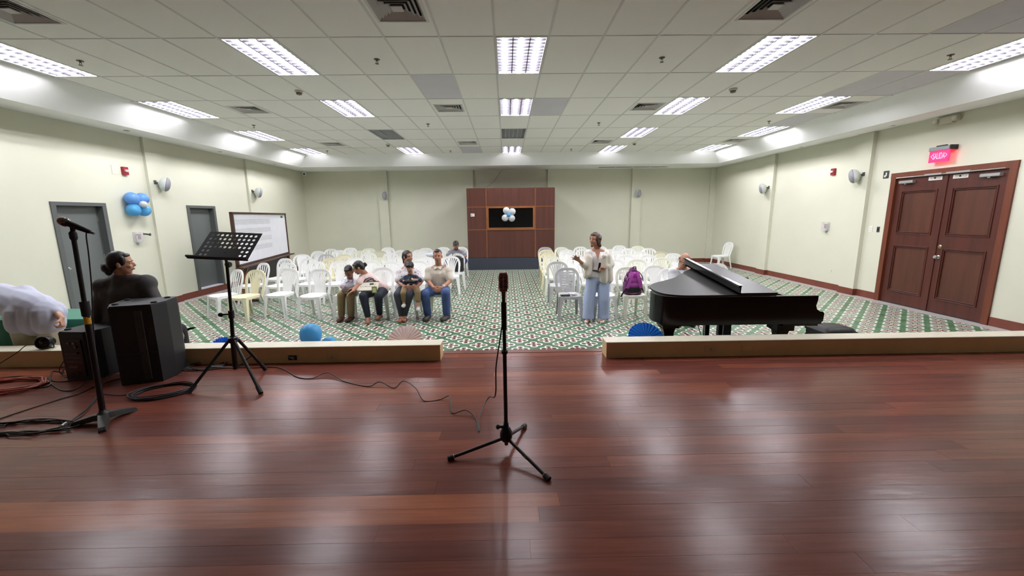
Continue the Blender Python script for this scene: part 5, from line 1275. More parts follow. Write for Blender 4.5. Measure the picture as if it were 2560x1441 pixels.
def leaning_woman():
    g = U; root = (-2.30, 7.35, 0)
    H = Head(g(896,670,7.22), (-.86,-.30,-.40), (-.35,-.05,1), .98); nk = g(911,683,7.34)
    hips = [Vector((g(931,726,7.48).x,7.48,.50)), Vector((g(956,726,7.48).x,7.50,.50))]; sh = [g(905,690,7.25), g(922,682,7.44)]
    sh = fixsh(sh, nk)
    el = [g(893,716,7.10), g(910,706,7.20)]; wr = [g(883,727,6.98), g(886,720,7.05)]
    kn_ = [g(908,740,7.02), g(946,742,7.06)]; an = [Vector((g(921,790,7.1).x,7.08,.09)), Vector((g(949,785,7.3).x,7.30,.09))]; to = [Vector((g(921,806,7).x,6.95,.032)), Vector((g(941,796,7.2).x,7.20,.032))]
    o = seated('woman in pale pink blouse leaning over to the boy beside her', H, nk, hips, sh, el, wr, kn_, an, to, root, SK2, .95, [((-.75,-.45,-.45),(0,-.2,-1),.35,-1),((-.9,-.3,-.25),(0,-.2,-1),.4,-1)])
    m = MB(); H.hair(m, 'bun'); m.ell(H.p(0,-.125,.0), .038); rr = random.Random(8)
    for k in range(8): m.ell(H.p(rr.uniform(-.03,.03), -.13+rr.uniform(-.02,.02), rr.uniform(-.03,.03)), .016)
    hr = remeshed(m, 'hair', HAIRB, .009, 2, o, root)
    MB().tube([H.p(.035*math.cos(t), -.098, .035*math.sin(t)) for t in [6.2832*k/12 for k in range(12)]], .010, 6, True).build('hair_tie', mat('pale pink scrunchie', (224,196,192), .8), hr, smooth=True, world=True)
    shirt(o, 'blouse', cloth('pale pink cotton', (222,198,192), .06, 8), hips, nk, sh, el, root, .95, .020, .55, .04, None, 0, .085)
    pants(o, 'trousers', cloth('dark navy trousers', (30,36,50), .1, 8), hips, kn_, an, root, .94, (.108,.080,.058), .90)
    # tote bag on the lap
    c = g(921,717,7.12); M = frame3(Vector((.98,.1,.02)), Vector((.05,.75,.65)).normalized(), Vector((-.03,-.65,.75)).normalized(), c); m = MB()
    m.bbox((-.19,-.10,-.02),(.18,.10,.02),.03,M,'z'); bg = MB(); 
    tb = remeshed(m, 'tote_bag', cloth('cream tote canvas', (214,206,190), .04, 12), .01, 3, None, tuple(c)); tag(tb, 'cream tote bag with dark print on the lap of the leaning woman', 'tote bag')
    MB().box((-.17,.085,.018),(.17,.095,.026),M).build('dark_trim', M_INK, tb, world=True); MB().box((.02,.02,.018),(.09,.055,.025),M).build('dark_print', M_INK, tb, world=True)
    for k in range(8): MB().box((-.13+k*.026,-.02,.019),(-.13+k*.026+(.010 if k%3 else .016),-.006,.0225),M).build('printed_letter', mat('grey print', (146,138,128), .8), tb, world=True)
    for s_ in (-1, 1): MB().tube([M @ Vector((s_*.08,.09,.02*s_)), M @ Vector((s_*.05,.16,.02*s_)), M @ Vector((-.02,.19,.02*s_)), M @ Vector((s_*-.08,.15,.03*s_)), M @ Vector((s_*-.10,.09,.02*s_))], .009, 6).build('strap', M_INK, tb, smooth=True, world=True)
    q = g(936,725,6.98); tg = MB().cbox(q, (.085,.012,.115)).build('badge_pouch', mat('lime green pouch', (132,150,80), .5), None, tuple(q), world=True); tag(tg, 'small lime green pouch hanging from the cream tote bag', 'pouch')
    MB().cbox(q + Vector((0,-.008,-.005)), (.055,.006,.075)).build('card', mat('pale card', (196,200,160), .6), tg, world=True); MB().tube([q + Vector((0,0,.055)), M @ Vector((.12,.04,.03))], .004, 6).build('cord', mat('lime green pouch', (132,150,80), .5), tg, world=True)
leaning_woman()
def boy():
    g = U; root = (-2.83, 7.35, 0); s = .80
    H = Head(g(872,680,7.26), (-.08,-.80,-.60), (0,-.4,1), .92); nk = g(875,697,7.37)
    hips = [Vector((g(866,728,7.46).x,7.46,.49)), Vector((g(884,728,7.46).x,7.46,.49))]; sh = [g(860,702,7.36), g(891,701,7.36)]; el = [g(855,717,7.28), g(897,716,7.28)]; wr = [g(859,722,7.12), g(881,723,7.12)]
    sh = fixsh(sh, nk)
    kn_ = [g(853,738,7.10), g(876,739,7.10)]; an = [Vector((g(852,783,7.2).x,7.22,.09)), Vector((g(876,783,7.2).x,7.22,.09))]; to = [Vector((g(851,790,7.2).x,7.10,.034)), Vector((g(872,791,7.2).x,7.10,.034))]
    o = seated('boy in white shirt and khaki trousers looking down at a phone', H, nk, hips, sh, el, wr, kn_, an, to, root, SK3, s, [((.6,-.6,-.2),(.3,-.2,.8),.6,1),((-.6,-.6,-.2),(-.3,-.2,.8),.6,-1)], hs=.8)
    m = MB(); H.hair(m, 'short'); remeshed(m, 'hair', HAIRB, .009, 2, o, root)
    mt = cloth('white school shirt', (210,212,226), .04, 8); r = shirt(o, 'shirt', mt, hips, nk, sh, el, root, s, .02, .8, .0, (0,-1,0), 0, .075)
    pants(o, 'trousers', cloth('khaki cotton', (132,112,80), .06, 10), hips, kn_, an, root, s*1.05, (.100,.084,.072), .92, .04); shoes(o, mat('dark red brown shoe', (84,48,42), .4), an, to, root, .85)
    c = g(866,726,7.02); t = MB().bbox((-.075,-.005,-.038),(.075,.005,.038),.008, Matrix.Translation(c) @ Matrix.Rotation(-1.1,4,'X') @ Matrix.Rotation(.15,4,'Y'), 'y').build('phone', M_BLACK, None, tuple(c), world=True); tag(t, 'dark phone held over the lap of the boy', 'phone')
boy()
def far_man():
    g = U; root = (-1.62, 12.07, 0); Y = 12.12
    H = Head(g(1140,614,11.92), (.12,-.75,-.62), (0,-.5,1), 1.06); nk = g(1139,623,12.12)
    hips = [Vector((-1.72,12.22,.50)), Vector((-1.50,12.22,.50))]; sh = [g(1123,628,12.12), g(1157,628,12.12)]; el = [g(1119,641,12.02), g(1164,641,11.97)]; wr = [g(1132,646,11.77), g(1150,646,11.77)]
    sh = fixsh(sh, nk)
    kn_ = [g(1128,655,11.67), g(1162,652,11.67)]; an = [Vector((g(1130,670,11.82).x,11.82,.09)), g(1147,672,11.52)]; to = [Vector((g(1130,672,11.62).x,11.67,.034)), g(1142,678,11.44)]
    o = seated('bearded man in grey t-shirt sitting far back at the aisle looking down', H, nk, hips, sh, el, wr, kn_, an, to, root, SK3, 1.05, [((.7,-.3,-.1),(0,.3,-.9),.5,1),((-.7,-.3,-.1),(0,.3,-.9),.5,-1)], .01)
    m = MB(); H.hair(m, 'short'); H.e(m, (0,.045,-.085), (.055,.052,.045)); remeshed(m, 'hair_and_beard', HAIRB, .01, 2, o, root)
    shirt(o, 'shirt', cloth('grey t-shirt', (132,136,146), .04, 8), hips, nk, sh, el, root, 1.05, .018, .7, .03, None, .02, .075)
    pants(o, 'jeans', cloth('indigo denim', (40,52,104), .1, 8), hips, kn_, an, root, 1.05); shoes(o, M_BLACK, [an[0]], [to[0]], root, 1.05)
    m = MB(); sole(m, an[1]-Vector((0,0,.02)), to[1], 1.05, .01); remeshed(m, 'shoe', M_BLACK, .01, 2, o, root)
far_man()
def piano_side_man():
    g = U; root = (2.93, 6.95, 0)
    chair(2.95, 6.98, .0, 'white plastic chair under the grey haired man behind the piano', 'white', 'fan')
    H = Head(g(1712,652,6.8), (-.10,-.88,-.45), (0,-.3,1), 1.06); nk = g(1706,673,6.9)
    hips = [Vector((2.84,7.0,.50)), Vector((3.04,7.0,.50))]; sh = [g(1678,672,6.92), g(1736,672,6.92)]; el = [g(1680,718,6.82), g(1738,718,6.82)]; wr = [Vector((2.86,6.62,.62)), Vector((3.02,6.62,.62))]
    sh = fixsh(sh, nk)
    kn_ = [Vector((2.82,6.56,.47)), Vector((3.06,6.56,.47))]; an = [Vector((2.83,6.62,.09)), Vector((3.05,6.62,.09))]; to = [Vector((2.82,6.47,.036)), Vector((3.06,6.47,.036))]
    o = seated('balding man in white shirt seated behind the raised piano lid', H, nk, hips, sh, el, wr, kn_, an, to, root, SK2, 1.0, [((.4,-.8,-.1),(0,0,-1),.4,1),((-.4,-.8,-.1),(0,0,-1),.4,-1)])
    m = MB(); H.hair(m, 'bald'); remeshed(m, 'hair', HAIRG, .009, 2, o, root)
    shirt(o, 'shirt', cloth('white dress shirt', (222,224,230), .03, 8), hips, nk, sh, el, root, 1.0, .018, .9, .05, (0,-1,0), 0, .07)
    pants(o, 'trousers', cloth('dark trousers', (44,44,50), .05, 8), hips, kn_, an, root); shoes(o, M_BLACK, an, to, root)
piano_side_man()
def ledge_woman():
    g = U; root = (-4.0, 4.22, .52)
    H = Head(g(303,659,4.16), (.86,.46,-.02), (.06,0,1), 1.0); nk = g(307,689,4.20)
    hips = [Vector((-4.12,4.25,.648)), Vector((-3.90,4.25,.648))]; sh = [g(252,706,4.20), g(370,697,4.18)]; el = [g(250,762,4.12), g(392,760,4.14)]; wr = [Vector((-4.33,4.2,.66)), Vector((-3.62,4.35,.66))]
    sh = fixsh(sh, nk)
    kn_ = [Vector((-4.14,4.72,.56)), Vector((-3.88,4.72,.56))]; an = [Vector((-4.12,4.78,.09)), Vector((-3.90,4.78,.09))]; to = [Vector((-4.12,4.93,.036)), Vector((-3.90,4.93,.036))]
    o = seated('woman in dark grey top sitting on the left ledge, head turned sideways', H, nk, hips, sh, el, wr, kn_, an, to, root, SK1, 1.08, [((-.4,.1,-.9),(.3,0,0),.3,1),((.4,.3,-.8),(-.3,0,0),.3,-1)])
    m = MB(); H.hair(m, 'bun'); m.ell(H.p(0,-.115,-.045), (.05,.04,.05)); m.ell(H.p(-.02,-.14,-.02), .025); m.ell(H.p(.02,-.10,-.085), .03); remeshed(m, 'hair', HAIRB, .009, 3, o, root)
    m = MB(); up = Vector((0,0,.03)); torso(m, hips[0]+up, hips[1]+up, nk-Vector((0,0,.03)), sh[0], sh[1], .03, 1.12, .03)
    m.cap(sh[0].lerp(sh[1],.2)-Vector((0,0,.10)), sh[0].lerp(sh[1],.8)-Vector((0,0,.10)), .125, .125)
    for i in (0, 1): chain(m, [sh[i], el[i], el[i].lerp(wr[i], .75)], [.074, .062, .048])
    remeshed(m, 'top', cloth('charcoal knit top', (70,67,68), .08, 9), .012, 16, o, root)
    pants(o, 'trousers', cloth('black trousers', (30,30,33), .05, 8), hips, kn_, an, root); shoes(o, M_BLACK, an, to, root)
ledge_woman()
def bending_man():
    g = U; root = (-5.35, 4.55, 0)
    H = Head(g(-95,775,5.05), (-.35,.85,-.5), (0,.3,1), 1.0); nk = g(-30,742,4.92)
    hips = [g(62,846,4.50), g(128,846,4.50)]; hips = [Vector((h_.x, 4.52, .78)) for h_ in hips]
    sh = [g(-70,735,4.85), g(66,722,4.74)]; el = [g(-75,800,4.95), g(128,768,4.56)]; wr = [g(-40,812,4.95), g(153,796,4.44)]
    sh = fixsh(sh, nk)
    kn_ = [Vector((hips[0].x,4.50,.45)), Vector((hips[1].x,4.52,.45))]; an = [Vector((hips[0].x-.02,4.54,.09)), Vector((hips[1].x+.02,4.56,.09))]; to = [Vector((hips[0].x-.03,4.69,.036)), Vector((hips[1].x+.03,4.71,.036))]
    b = MB(); H.body(b, nk); torso(b, hips[0], hips[1], nk, sh[0], sh[1], 0, 1.08, .02)
    for i in (0, 1):
        chain(b, [sh[i], el[i], wr[i]], [.055, .044, .030]); hand(b, wr[i], ((.1,-.25,-1),(.35,-.3,-.9))[i], ((.5,.3,0),(-.6,-.4,-.2))[i], 1.3, 1.12, (1,-1)[i])
        chain(b, [hips[i], kn_[i], an[i]], [.10, .066, .046]); sole(b, an[i], to[i])
    o = remeshed(b, 'person', SK1, .0085, 5, None, root); flat_soles(o); tag(o, 'man in pale blue white shirt bending over the green table at the left edge', 'person'); H.face(o, root)
    m = MB(); H.hair(m, 'crop'); remeshed(m, 'hair', HAIRB, .009, 2, o, root)
    m = MB(); torso(m, hips[0]+Vector((0,.02,.05)), hips[1]+Vector((0,.02,.05)), nk, sh[0], sh[1], .028, 1.1, .035)
    for i in (0, 1): m.cap(hips[i]+Vector((0,.0,.03)), hips[i]+Vector((0,-.01,-.07)), .142, .140)
    m.cap((hips[0]+hips[1])/2+Vector((0,.0,.04)), (hips[0]+hips[1])/2+Vector((0,-.01,-.07)), .145, .140); m.cap((sh[0]+sh[1])/2, (hips[0]+hips[1])/2+Vector((0,.04,.10)), .15, .165)
    for i in (0, 1): chain(m, [sh[i], el[i], el[i].lerp(wr[i], .45)], [.085, .072, .060])
    remeshed(m, 'shirt', cloth('pale blue white shirt', (196,200,218), .05, 5), .011, 5, o, root)
    m = MB(); m.cap(hips[0], hips[1], .125, .125); pc = (hips[0]+hips[1])/2; m.cap(pc, pc+Vector((0,.03,.05)), .122, .115)
    for i in (0, 1): chain(m, [hips[i], kn_[i], kn_[i].lerp(an[i], .93)], [.128, .092, .078])
    remeshed(m, 'trousers', cloth('pale khaki trousers', (190,184,160), .05, 8), .011, 4, o, root); shoes(o, M_BLACK, an, to, root)
bending_man()
# ================================================================== stage gear
M_BLK = mat('satin black metal', (16,16,17), .38, .2, var=.05); M_RUB = mat('black rubber', (20,20,20), .7); M_BSP = mat('speaker cabinet black', (22,22,23), .55, var=.12, vscale=60, bump=.2, bscale=220)
M_CHR = mat('dark chrome', (110,106,104), .22, .9); M_ROSE = mat('copper tinted chrome', (162,120,112), .28, .85, var=.1, vscale=20); M_YEL = mat('yellow sticker', (214,160,40), .5); M_CAST = mat('cast grey base', (62,62,60), .5, .3, var=.08)
S = STAGE + .002
# ------------------------------------------------------------------ music stand with perforated desk
bc = UZ(592, 945, STAGE); ms = empty('music_stand', (bc.x, bc.y, STAGE), 'black music stand with perforated desk near the left ledge', 'music stand')
px_, py_ = bc.x, bc.y; top = Vector((px_+.05, py_-.0, 1.43))
MB().cyl((px_,py_,STAGE+.09),(px_+.012,py_,STAGE+.42),.022,seg=12).build('lower_tube', M_BLK, ms, smooth='auto', world=True)
MB().cyl((px_+.01,py_,STAGE+.35),(px_+.03,py_,.98),.017,seg=12).build('upper_tube', M_BLK, ms, smooth='auto', world=True)
MB().cyl((px_+.03,py_,.96),top,.0135,seg=12).build('inner_tube', M_BLK, ms, smooth='auto', world=True)
MB().cyl((px_+.027,py_,.93),(px_+.031,py_,1.0),.025,seg=12).build('clutch', M_RUB, ms, smooth='auto', world=True)
MB().cyl((px_+.0,py_,.965),(px_-.055,py_-.01,.965),.008,seg=8).ell((px_-.062,py_-.012,.965),(.024,.016,.02)).build('height_knob', M_RUB, ms, smooth=True, world=True)
MB().lathe([(.03,-.03),(.042,-.02),(.042,.02),(.028,.03)],(px_+.012,py_,.72),16).build('leg_collar', M_BLK, ms, smooth='auto', world=True)
feet = [UZ(474,984,STAGE), UZ(652,986,STAGE), UZ(663,926,STAGE)]
for f_ in feet:
    a = Vector((px_+.012,py_,.715)); d = (f_-a); d.z = 0; d.normalize(); e = Vector((f_.x,f_.y,STAGE+.014)); st_ = a + d*.04
    lg = MB().cyl(st_, e, .014, seg=10).build('leg', M_BLK, ms, smooth='auto', world=True)
    u = (e-st_).normalized(); MB().cyl(e-u*.07, e+u*.008, .019, seg=10).build('foot_cap', M_RUB, lg, smooth='auto', world=True)
    mid = st_.lerp(e,.52); MB().cyl(mid, (px_+.004,py_,STAGE+.10), .007, seg=8).build('brace', M_BLK, ms, world=True)
# desk
BLp, BRp = U(483,644,3.70), U(619,650,3.66); TLp, TRp = U(531,584,3.92), U(662,580,3.88)
e1 = (BRp-BLp); e2 = ((TLp-BLp)+(TRp-BRp))/2; dw = e1.length; dh = e2.length; e1n = e1.normalized(); e2n = (e2-e1n*e2.dot(e1n)).normalized(); en = e1n.cross(e2n)
DM = frame3(e1n, e2n, en, BLp + (e2 - e2n*dh)*0); nc, nr = 10, 6; mx, my = dw*.045, dh*.05; cw, chh = (dw-2*mx)/nc, (dh-2*my)/nr
dk = MB(); sx_ = (TLp-BLp).dot(e1n)
def cellq(u0, u1, v0, v1):
    for z, rev in ((0, 0), (-.002, 1)):
        q = [DM @ Vector((u, v, z)) for u, v in ((u0,v0),(u1,v0),(u1,v1),(u0,v1))]; dk.add(q, [(0,1,2,3)] if not rev else [(3,2,1,0)])
def cellhole(u0, u1, v0, v1):
    cu_, cv = (u0+u1)/2, (v0+v1)/2; R = min(u1-u0, v1-v0)*.30; n = 16
    for z, rev in ((0, 0), (-.002, 1)):
        sq = []; ci = []
        for k in range(n):
            a = 2*math.pi*k/n; c_, s_ = math.cos(a), math.sin(a); m_ = max(abs(c_), abs(s_)); sq.append(DM @ Vector((cu_+c_/m_*(u1-u0)/2, cv+s_/m_*(v1-v0)/2, z))); ci.append(DM @ Vector((cu_+c_*R, cv+s_*R, z)))
        fs = [(k, (k+1) % n, n+(k+1) % n, n+k) for k in range(n)]; dk.add(sq+ci, fs if not rev else [tuple(reversed(f)) for f in fs])
for i in range(nc):
    for j in range(nr):
        u0, v0 = mx+cw*i, my+chh*j
        if j >= 2 or i in (0, 1, 8, 9): cellhole(u0, u0+cw, v0, v0+chh)
        else: cellq(u0, u0+cw, v0, v0+chh)
cellq(0, dw, 0, my); cellq(0, dw, dh-my, dh); cellq(0, mx, my, dh-my); cellq(dw-mx, dw, my, dh-my)
dk.build('desk', M_BLK, ms, world=True)
MB().box((-.05,-.012,-.004),(dw+.005,.0,.002),DM).box((-.05,-.012,-.004),(dw+.005,-.008,.034),DM).box((-.05,-.012,.031),(dw+.005,.002,.034),DM).build('ledge', M_BLK, ms, world=True)
MB().lathe([(.022,-.02),(.03,0),(.022,.02)], top + Vector((0,.02,.0)), 12, rot_to(e1n)).build('tilt_joint', M_RUB, ms, smooth='auto', world=True)
MB().cyl(top, DM @ Vector((dw*.5,dh*.25,-.004)), .012, seg=8).build('desk_bracket', M_BLK, ms, world=True)
# ------------------------------------------------------------------ vintage microphone on tripod stand, stage centre
mb_ = UZ(1266, 1128, STAGE); mx0, my0 = mb_.x, mb_.y
cs = empty('microphone_stand', (mx0, my0, STAGE), 'black tripod microphone stand in the middle of the stage', 'microphone stand')
hubz = STAGE + .10; tp = U(1259, 752, my0)
MB().cyl((mx0,my0,STAGE+.045),(mx0,my0,hubz-.02),.012,seg=10).build('stem_end', M_RUB, cs, world=True)
MB().lathe([(.018,-.045),(.034,-.03),(.04,-.005),(.04,.02),(.03,.045),(.018,.06)],(mx0,my0,hubz+.01),16).build('hub', M_BLK, cs, smooth='auto', world=True)
MB().cyl((mx0,my0,hubz+.03),(mx0,my0,hubz+.10),.017,seg=12).build('clamp_sleeve', M_RUB, cs, smooth='auto', world=True); MB().cyl((mx0,my0,hubz+.07),(mx0-.05,my0-.01,hubz+.075),.009,seg=8).ell((mx0-.052,my0-.01,hubz+.075),(.014,.016,.016)).build('clamp_knob', M_RUB, cs, smooth=True, world=True)
j1 = Vector((mx0,my0,hubz+.04)).lerp(tp, .62); j2 = Vector((mx0,my0,hubz+.04)).lerp(tp, .86)
MB().cyl((mx0,my0,hubz+.03), j1, .0125, seg=12).build('lower_tube', M_BLK, cs, smooth='auto', world=True); MB().cyl(j1, tp, .011, seg=12).build('upper_tube', M_BLK, cs, smooth='auto', world=True)
MB().lathe([(.013,-.014),(.02,-.008),(.02,.008),(.013,.014)], j1, 12).build('height_ring', M_RUB, cs, smooth='auto', world=True)
MB().cyl(j2-Vector((0,0,.06)), tp-Vector((0,0,.01)), .0165, seg=12).build('grip', M_RUB, cs, smooth='auto', world=True); MB().lathe([(.017,-.003),(.0185,0),(.017,.003)], j2-Vector((0,0,.06)), 12).build('grip_ring', M_CHR, cs, world=True)
for (px, py) in ((1372,1203),(1121,1152),(1312,1069)):
    f_ = UZ(px, py, STAGE); e = Vector((f_.x, f_.y, STAGE+.012)); a = Vector((mx0,my0,hubz-.01)); d = e-a; d.z = 0; d.normalize()
    lg = MB().cyl(a + d*.03, e, .0105, seg=10).build('leg', M_BLK, cs, smooth='auto', world=True); u = (e-a).normalized()
    MB().cyl(e-u*.035, e+u*.004, .0165, seg=12).build('foot_cap', M_RUB, lg, smooth='auto', world=True); MB().cyl(e-u*.038, e-u*.034, .0168, seg=12).build('foot_ring', mat('pale yellow ring', (170,160,110), .5), lg, world=True)
    if px == 1372: MB().cyl(a.lerp(e,.42), a.lerp(e,.52), .0112, seg=10).build('sticker', mat('olive yellow sticker', (140,130,60), .5), lg, world=True)
vm = empty('vintage_microphone', tuple(tp), 'vintage ribbed copper toned microphone on the centre stand', 'microphone')
c = tp + Vector((0,0,.115)); hw_, dp, hh_ = .030, .026, .056
MB().cyl(tp, tp+Vector((0,0,.07)), .011, .014, 12).build('swivel', M_CHR, vm, smooth='auto', world=True)
def rr_sect(z, k=1.0):
    return [c + Vector((hw_*k*(abs(math.cos(t))**.6)*(1 if math.cos(t) >= 0 else -1), dp*k*(abs(math.sin(t))**.6)*(1 if math.sin(t) >= 0 else -1), z)) for t in [2*math.pi*q/20 for q in range(20)]]
m = MB(); L_ = []
for z, k in ((-hh_,.55),(-hh_*.93,.75),(-hh_*.75,.88),(0,.9),(hh_*.75,.88),(hh_*.93,.75),(hh_,.5)): L_.append(rr_sect(z, k))
for q in L_: m.v += q
for i in range(len(L_)-1):
    for k in range(20): m.f.append((i*20+k, i*20+(k+1) % 20, (i+1)*20+(k+1) % 20, (i+1)*20+k)); m.mi.append(0)
m.f += [tuple(reversed(range(20))), tuple(range(120,140))]; m.mi += [0, 0]
m.build('inner_grille', mat('dark microphone cloth', (34,24,24), .7), vm, smooth='auto', world=True)
for i in range(9):
    z = -hh_*.62 + hh_*1.24*i/8; MB().tube(rr_sect(z, 1.0), .0026, 6, True).build('rib', M_ROSE, vm, smooth=True, world=True)
for i in range(7):
    x = -hw_*.75 + hw_*1.5*i/6
    for s_ in (-1, 1):
        pts = [c + Vector((x, -dp*.98*1, s_*hh_*.62)), c + Vector((x*.98, -dp*.93, s_*hh_*.85)), c + Vector((x*.9, -dp*.6, s_*hh_*1.02)), c + Vector((x*.88, 0, s_*hh_*1.08)), c + Vector((x*.9, dp*.6, s_*hh_*1.02)), c + Vector((x, dp*.95, s_*hh_*.62))]
        MB().tube(pts, .0026, 6).build('rib', M_ROSE, vm, smooth=True, world=True)
MB().box(c+Vector((-.004,-dp*1.02,-hh_*.7)), c+Vector((.004,-dp*.9,hh_*.7))).build('front_bar', M_ROSE, vm, world=True)
# its cable
def cable(name, pts, r, mt, label, cat='cable', n=6):
    p = smooth_path(pts, n); o = MB().tube(p, r, 7).build(name, mt, None, tuple(p[0]), smooth=True, world=True); return tag(o, label, cat)
M_CBL = mat('black cable', (20,19,20), .5)
def fl(px, py, h=.005): 
    q = UZ(px, py, STAGE); return Vector((q.x, q.y, STAGE+h))
cable('microphone_cable', [j2+Vector((-.01,-.015,-.02)), U(1250,850,my0-.03), U(1240,920,my0-.04), U(1238,990,my0-.02), fl(1222,1015,.07), fl(1200,1050,.03), fl(1197,1082), fl(1190,1050), fl(1165,1035,.03), fl(1130,1034), fl(1125,1000,.03), fl(1100,1001), fl(1060,1004), fl(1040,985,.05), fl(1010,966,.05), fl(985,972), fl(950,963,.03), fl(920,968), fl(860,955), fl(820,940,.03), fl(780,948), fl(745,945), fl(715,928), fl(690,920), fl(640,921)], .0042, M_CBL, 'thin black cable running from the centre microphone stand across the stage')
# ------------------------------------------------------------------ left microphone stand
lb_ = UZ(262, 1056, STAGE); lx, ly = lb_.x, lb_.y
ls = empty('microphone_stand', (lx, ly, STAGE), 'microphone stand with heavy cast three legged base at the left', 'microphone stand')
for (px, py, w0) in ((182,1066,.03),(256,1082,.034),(341,1026,.03)):
    f_ = UZ(px, py, STAGE); a = Vector((lx, ly, 0)); d = Vector((f_.x-lx, f_.y-ly, 0)); Lg = d.length; d.normalize(); x = Vector((-d.y, d.x, 0)); m = MB(); vs = []
    for t, wd, zt_2, zb2 in ((0,.034,STAGE+.075,STAGE+.03),(.25,.034,STAGE+.07,STAGE+.028),(.6,.03,STAGE+.052,STAGE+.014),(.93,.024,STAGE+.034,STAGE+.0),(1.0,.022,STAGE+.018,STAGE+.0)):
        for q, zz in ((-1,zb2),(1,zb2),(.8,zt_2),(-.8,zt_2)): vs.append(a + d*Lg*t + x*wd*q + Vector((0,0,zz)))
    m.add(vs, [(i*4+k, i*4+(k+1) % 4, i*4+4+(k+1) % 4, i*4+4+k) for i in range(4) for k in range(4)] + [(3,2,1,0),(16,17,18,19)]); m.build('base_leg', M_CAST, ls, world=True)
MB().lathe([(.036,.03),(.036,.075),(.024,.085),(.02,.10)],(lx,ly,STAGE),16).build('base_boss', M_CAST, ls, smooth='auto', world=True)
lt = U(182, 583, ly); lm_ = Vector((lx,ly,STAGE+.09)).lerp(lt, .60)
MB().cyl((lx,ly,STAGE+.08), lm_, .019, seg=14).build('lower_tube', M_BLK, ls, smooth='auto', world=True); MB().cyl(lm_, lt, .0145, seg=12).build('upper_tube', M_BLK, ls, smooth='auto', world=True)
MB().cyl(lm_-Vector((0,0,.06)), lm_+Vector((0,0,.045)), .027, seg=14).build('clutch', M_RUB, ls, smooth='auto', world=True); q = Vector((lx,ly,STAGE+.09)).lerp(lt,.53); MB().cyl(q-Vector((0,0,.028)), q+Vector((0,0,.028)), .0196, seg=14).build('sticker', M_YEL, ls, world=True)
MB().lathe([(.016,-.05),(.022,-.035),(.022,.0),(.015,.012)], lt, 12).build('top_fitting', M_RUB, ls, smooth='auto', world=True)
a, b = U(150,551,ly), U(206,573,ly); d = (b-a).normalized()
MB().cap(lt, a.lerp(b,.55)+Vector((0,0,-.016)), .012, .015).build('clip', M_RUB, ls, smooth=True, world=True)
hm = empty('handheld_microphone', tuple(a.lerp(b,.5)), 'handheld microphone with copper ball grille clipped on the left stand', 'microphone')
RM = rot_to(d); MB().lathe([(.017,.055),(.021,.06),(.0205,.10),(.015,.19),(.013,.205),(.011,.21)], a, 16, RM).build('handle', M_RUB, hm, smooth='auto', world=True)
MB().ell(a+d*.022, (.030,.030,.034), RM, 20, 12).build('grille_ball', mat('copper mesh grille', (136,84,64), .4, .6, var=.3, vscale=260), hm, smooth=True, world=True); MB().lathe([(.029,.03),(.031,.036),(.029,.046),(.021,.056)], a, 18, RM).build('grille_ring', M_CHR, hm, smooth='auto', world=True)
MB().cyl(a+d*.20, a+d*.235, .0095, .008, 12).build('plug', M_CHR, hm, smooth='auto', world=True)
e = a+d*.235
cable('microphone_cable', [e, U(216,582,ly+.01), U(222,640,ly+.02), U(229,720,ly+.05), U(232,800,ly+.06), U(238,880,ly+.07), U(243,950,ly+.05), fl(248,990,.03), fl(220,1022), fl(190,1047,.01), fl(165,1062), fl(120,1078), fl(60,1080), fl(20,1088), fl(-30,1092)], .0042, M_CBL, 'black cable hanging from the handheld microphone at the left')
# ------------------------------------------------------------------ loudspeakers on the stage floor
def speaker_box(name, base, w, h, dpt, rz, lean, label, plates=True):
    o = empty(name, base, label, 'loudspeaker', None, rz); M = Matrix.Rotation(lean, 4, 'X')
    pr = [(-w/2, -dpt*.15), (-w/2*.72, -dpt*.5), (w/2*.72, -dpt*.5), (w/2, -dpt*.15), (w/2, dpt*.38), (w/2*.94, dpt*.5), (-w/2*.94, dpt*.5), (-w/2, dpt*.38)]
    MB().prism(pr, 0.0, h, 'z', M).build('cabinet', M_BSP, o)
    tp_ = MB().prism([(x*.97, y*.97) for x, y in pr], h, h+.012, 'z', M).build('top_plate', mat('speaker top dark grey', (42,43,46), .6, bump=.15, bscale=200), o)
    for x, y in ((-.33,-.28),(.33,-.28),(-.36,.3),(.36,.3)): MB().lathe([(.024,h+.012),(.024,h+.022),(.016,h+.026)], (0,0,0), 14, None).build('rubber_foot', M_RUB, tp_, (x*w, y*dpt, 0)) if not lean else MB().lathe([(.024,0),(.024,.01),(.016,.014)], M @ Vector((x*w, y*dpt, h+.012)), 14, M.to_3x3()).build('rubber_foot', M_RUB, tp_)
    MB().box((-w*.44, dpt*.5, .04), (w*.44, dpt*.5+.012, h-.04), M).build('front_grille', mat('black steel grille', (18,18,19), .5, .4, var=.3, vscale=300), o)
    return o, M
ca = UZ(352, 957, STAGE); o, M = speaker_box('stage_speaker', (ca.x-.02, ca.y+.17, STAGE), .44, .73, .40, .30, .0, 'large black stage loudspeaker below the woman on the ledge')
MB().bbox((.02,-.212,.04),(.085,-.199,.69),.006,M).build('rail', mat('grey steel rail', (66,66,66), .45, .6), o)
for k in range(6): MB().lathe([(.008,0),(.008,.003),(.003,.004)], (.052,-.212,.08+.11*k), 10, rot_to((0,-1,0))).build('screw', M_INK, o)
MB().box((.10,-.203,.36),(.15,-.17,.52)).build('handle_recess', M_INK, o); MB().box((-.15,-.204,.29),(.15,-.198,.297)).build('seam', mat('grey steel rail', (66,66,66), .45, .6), o)
MB().bbox((-.226,-.03,.06),(-.19,.10,.60),.01).build('side_panel', M_BSP, o); MB().box((-.23,.0,.13),(-.224,.05,.15)).build('badge', M_CHR, o)
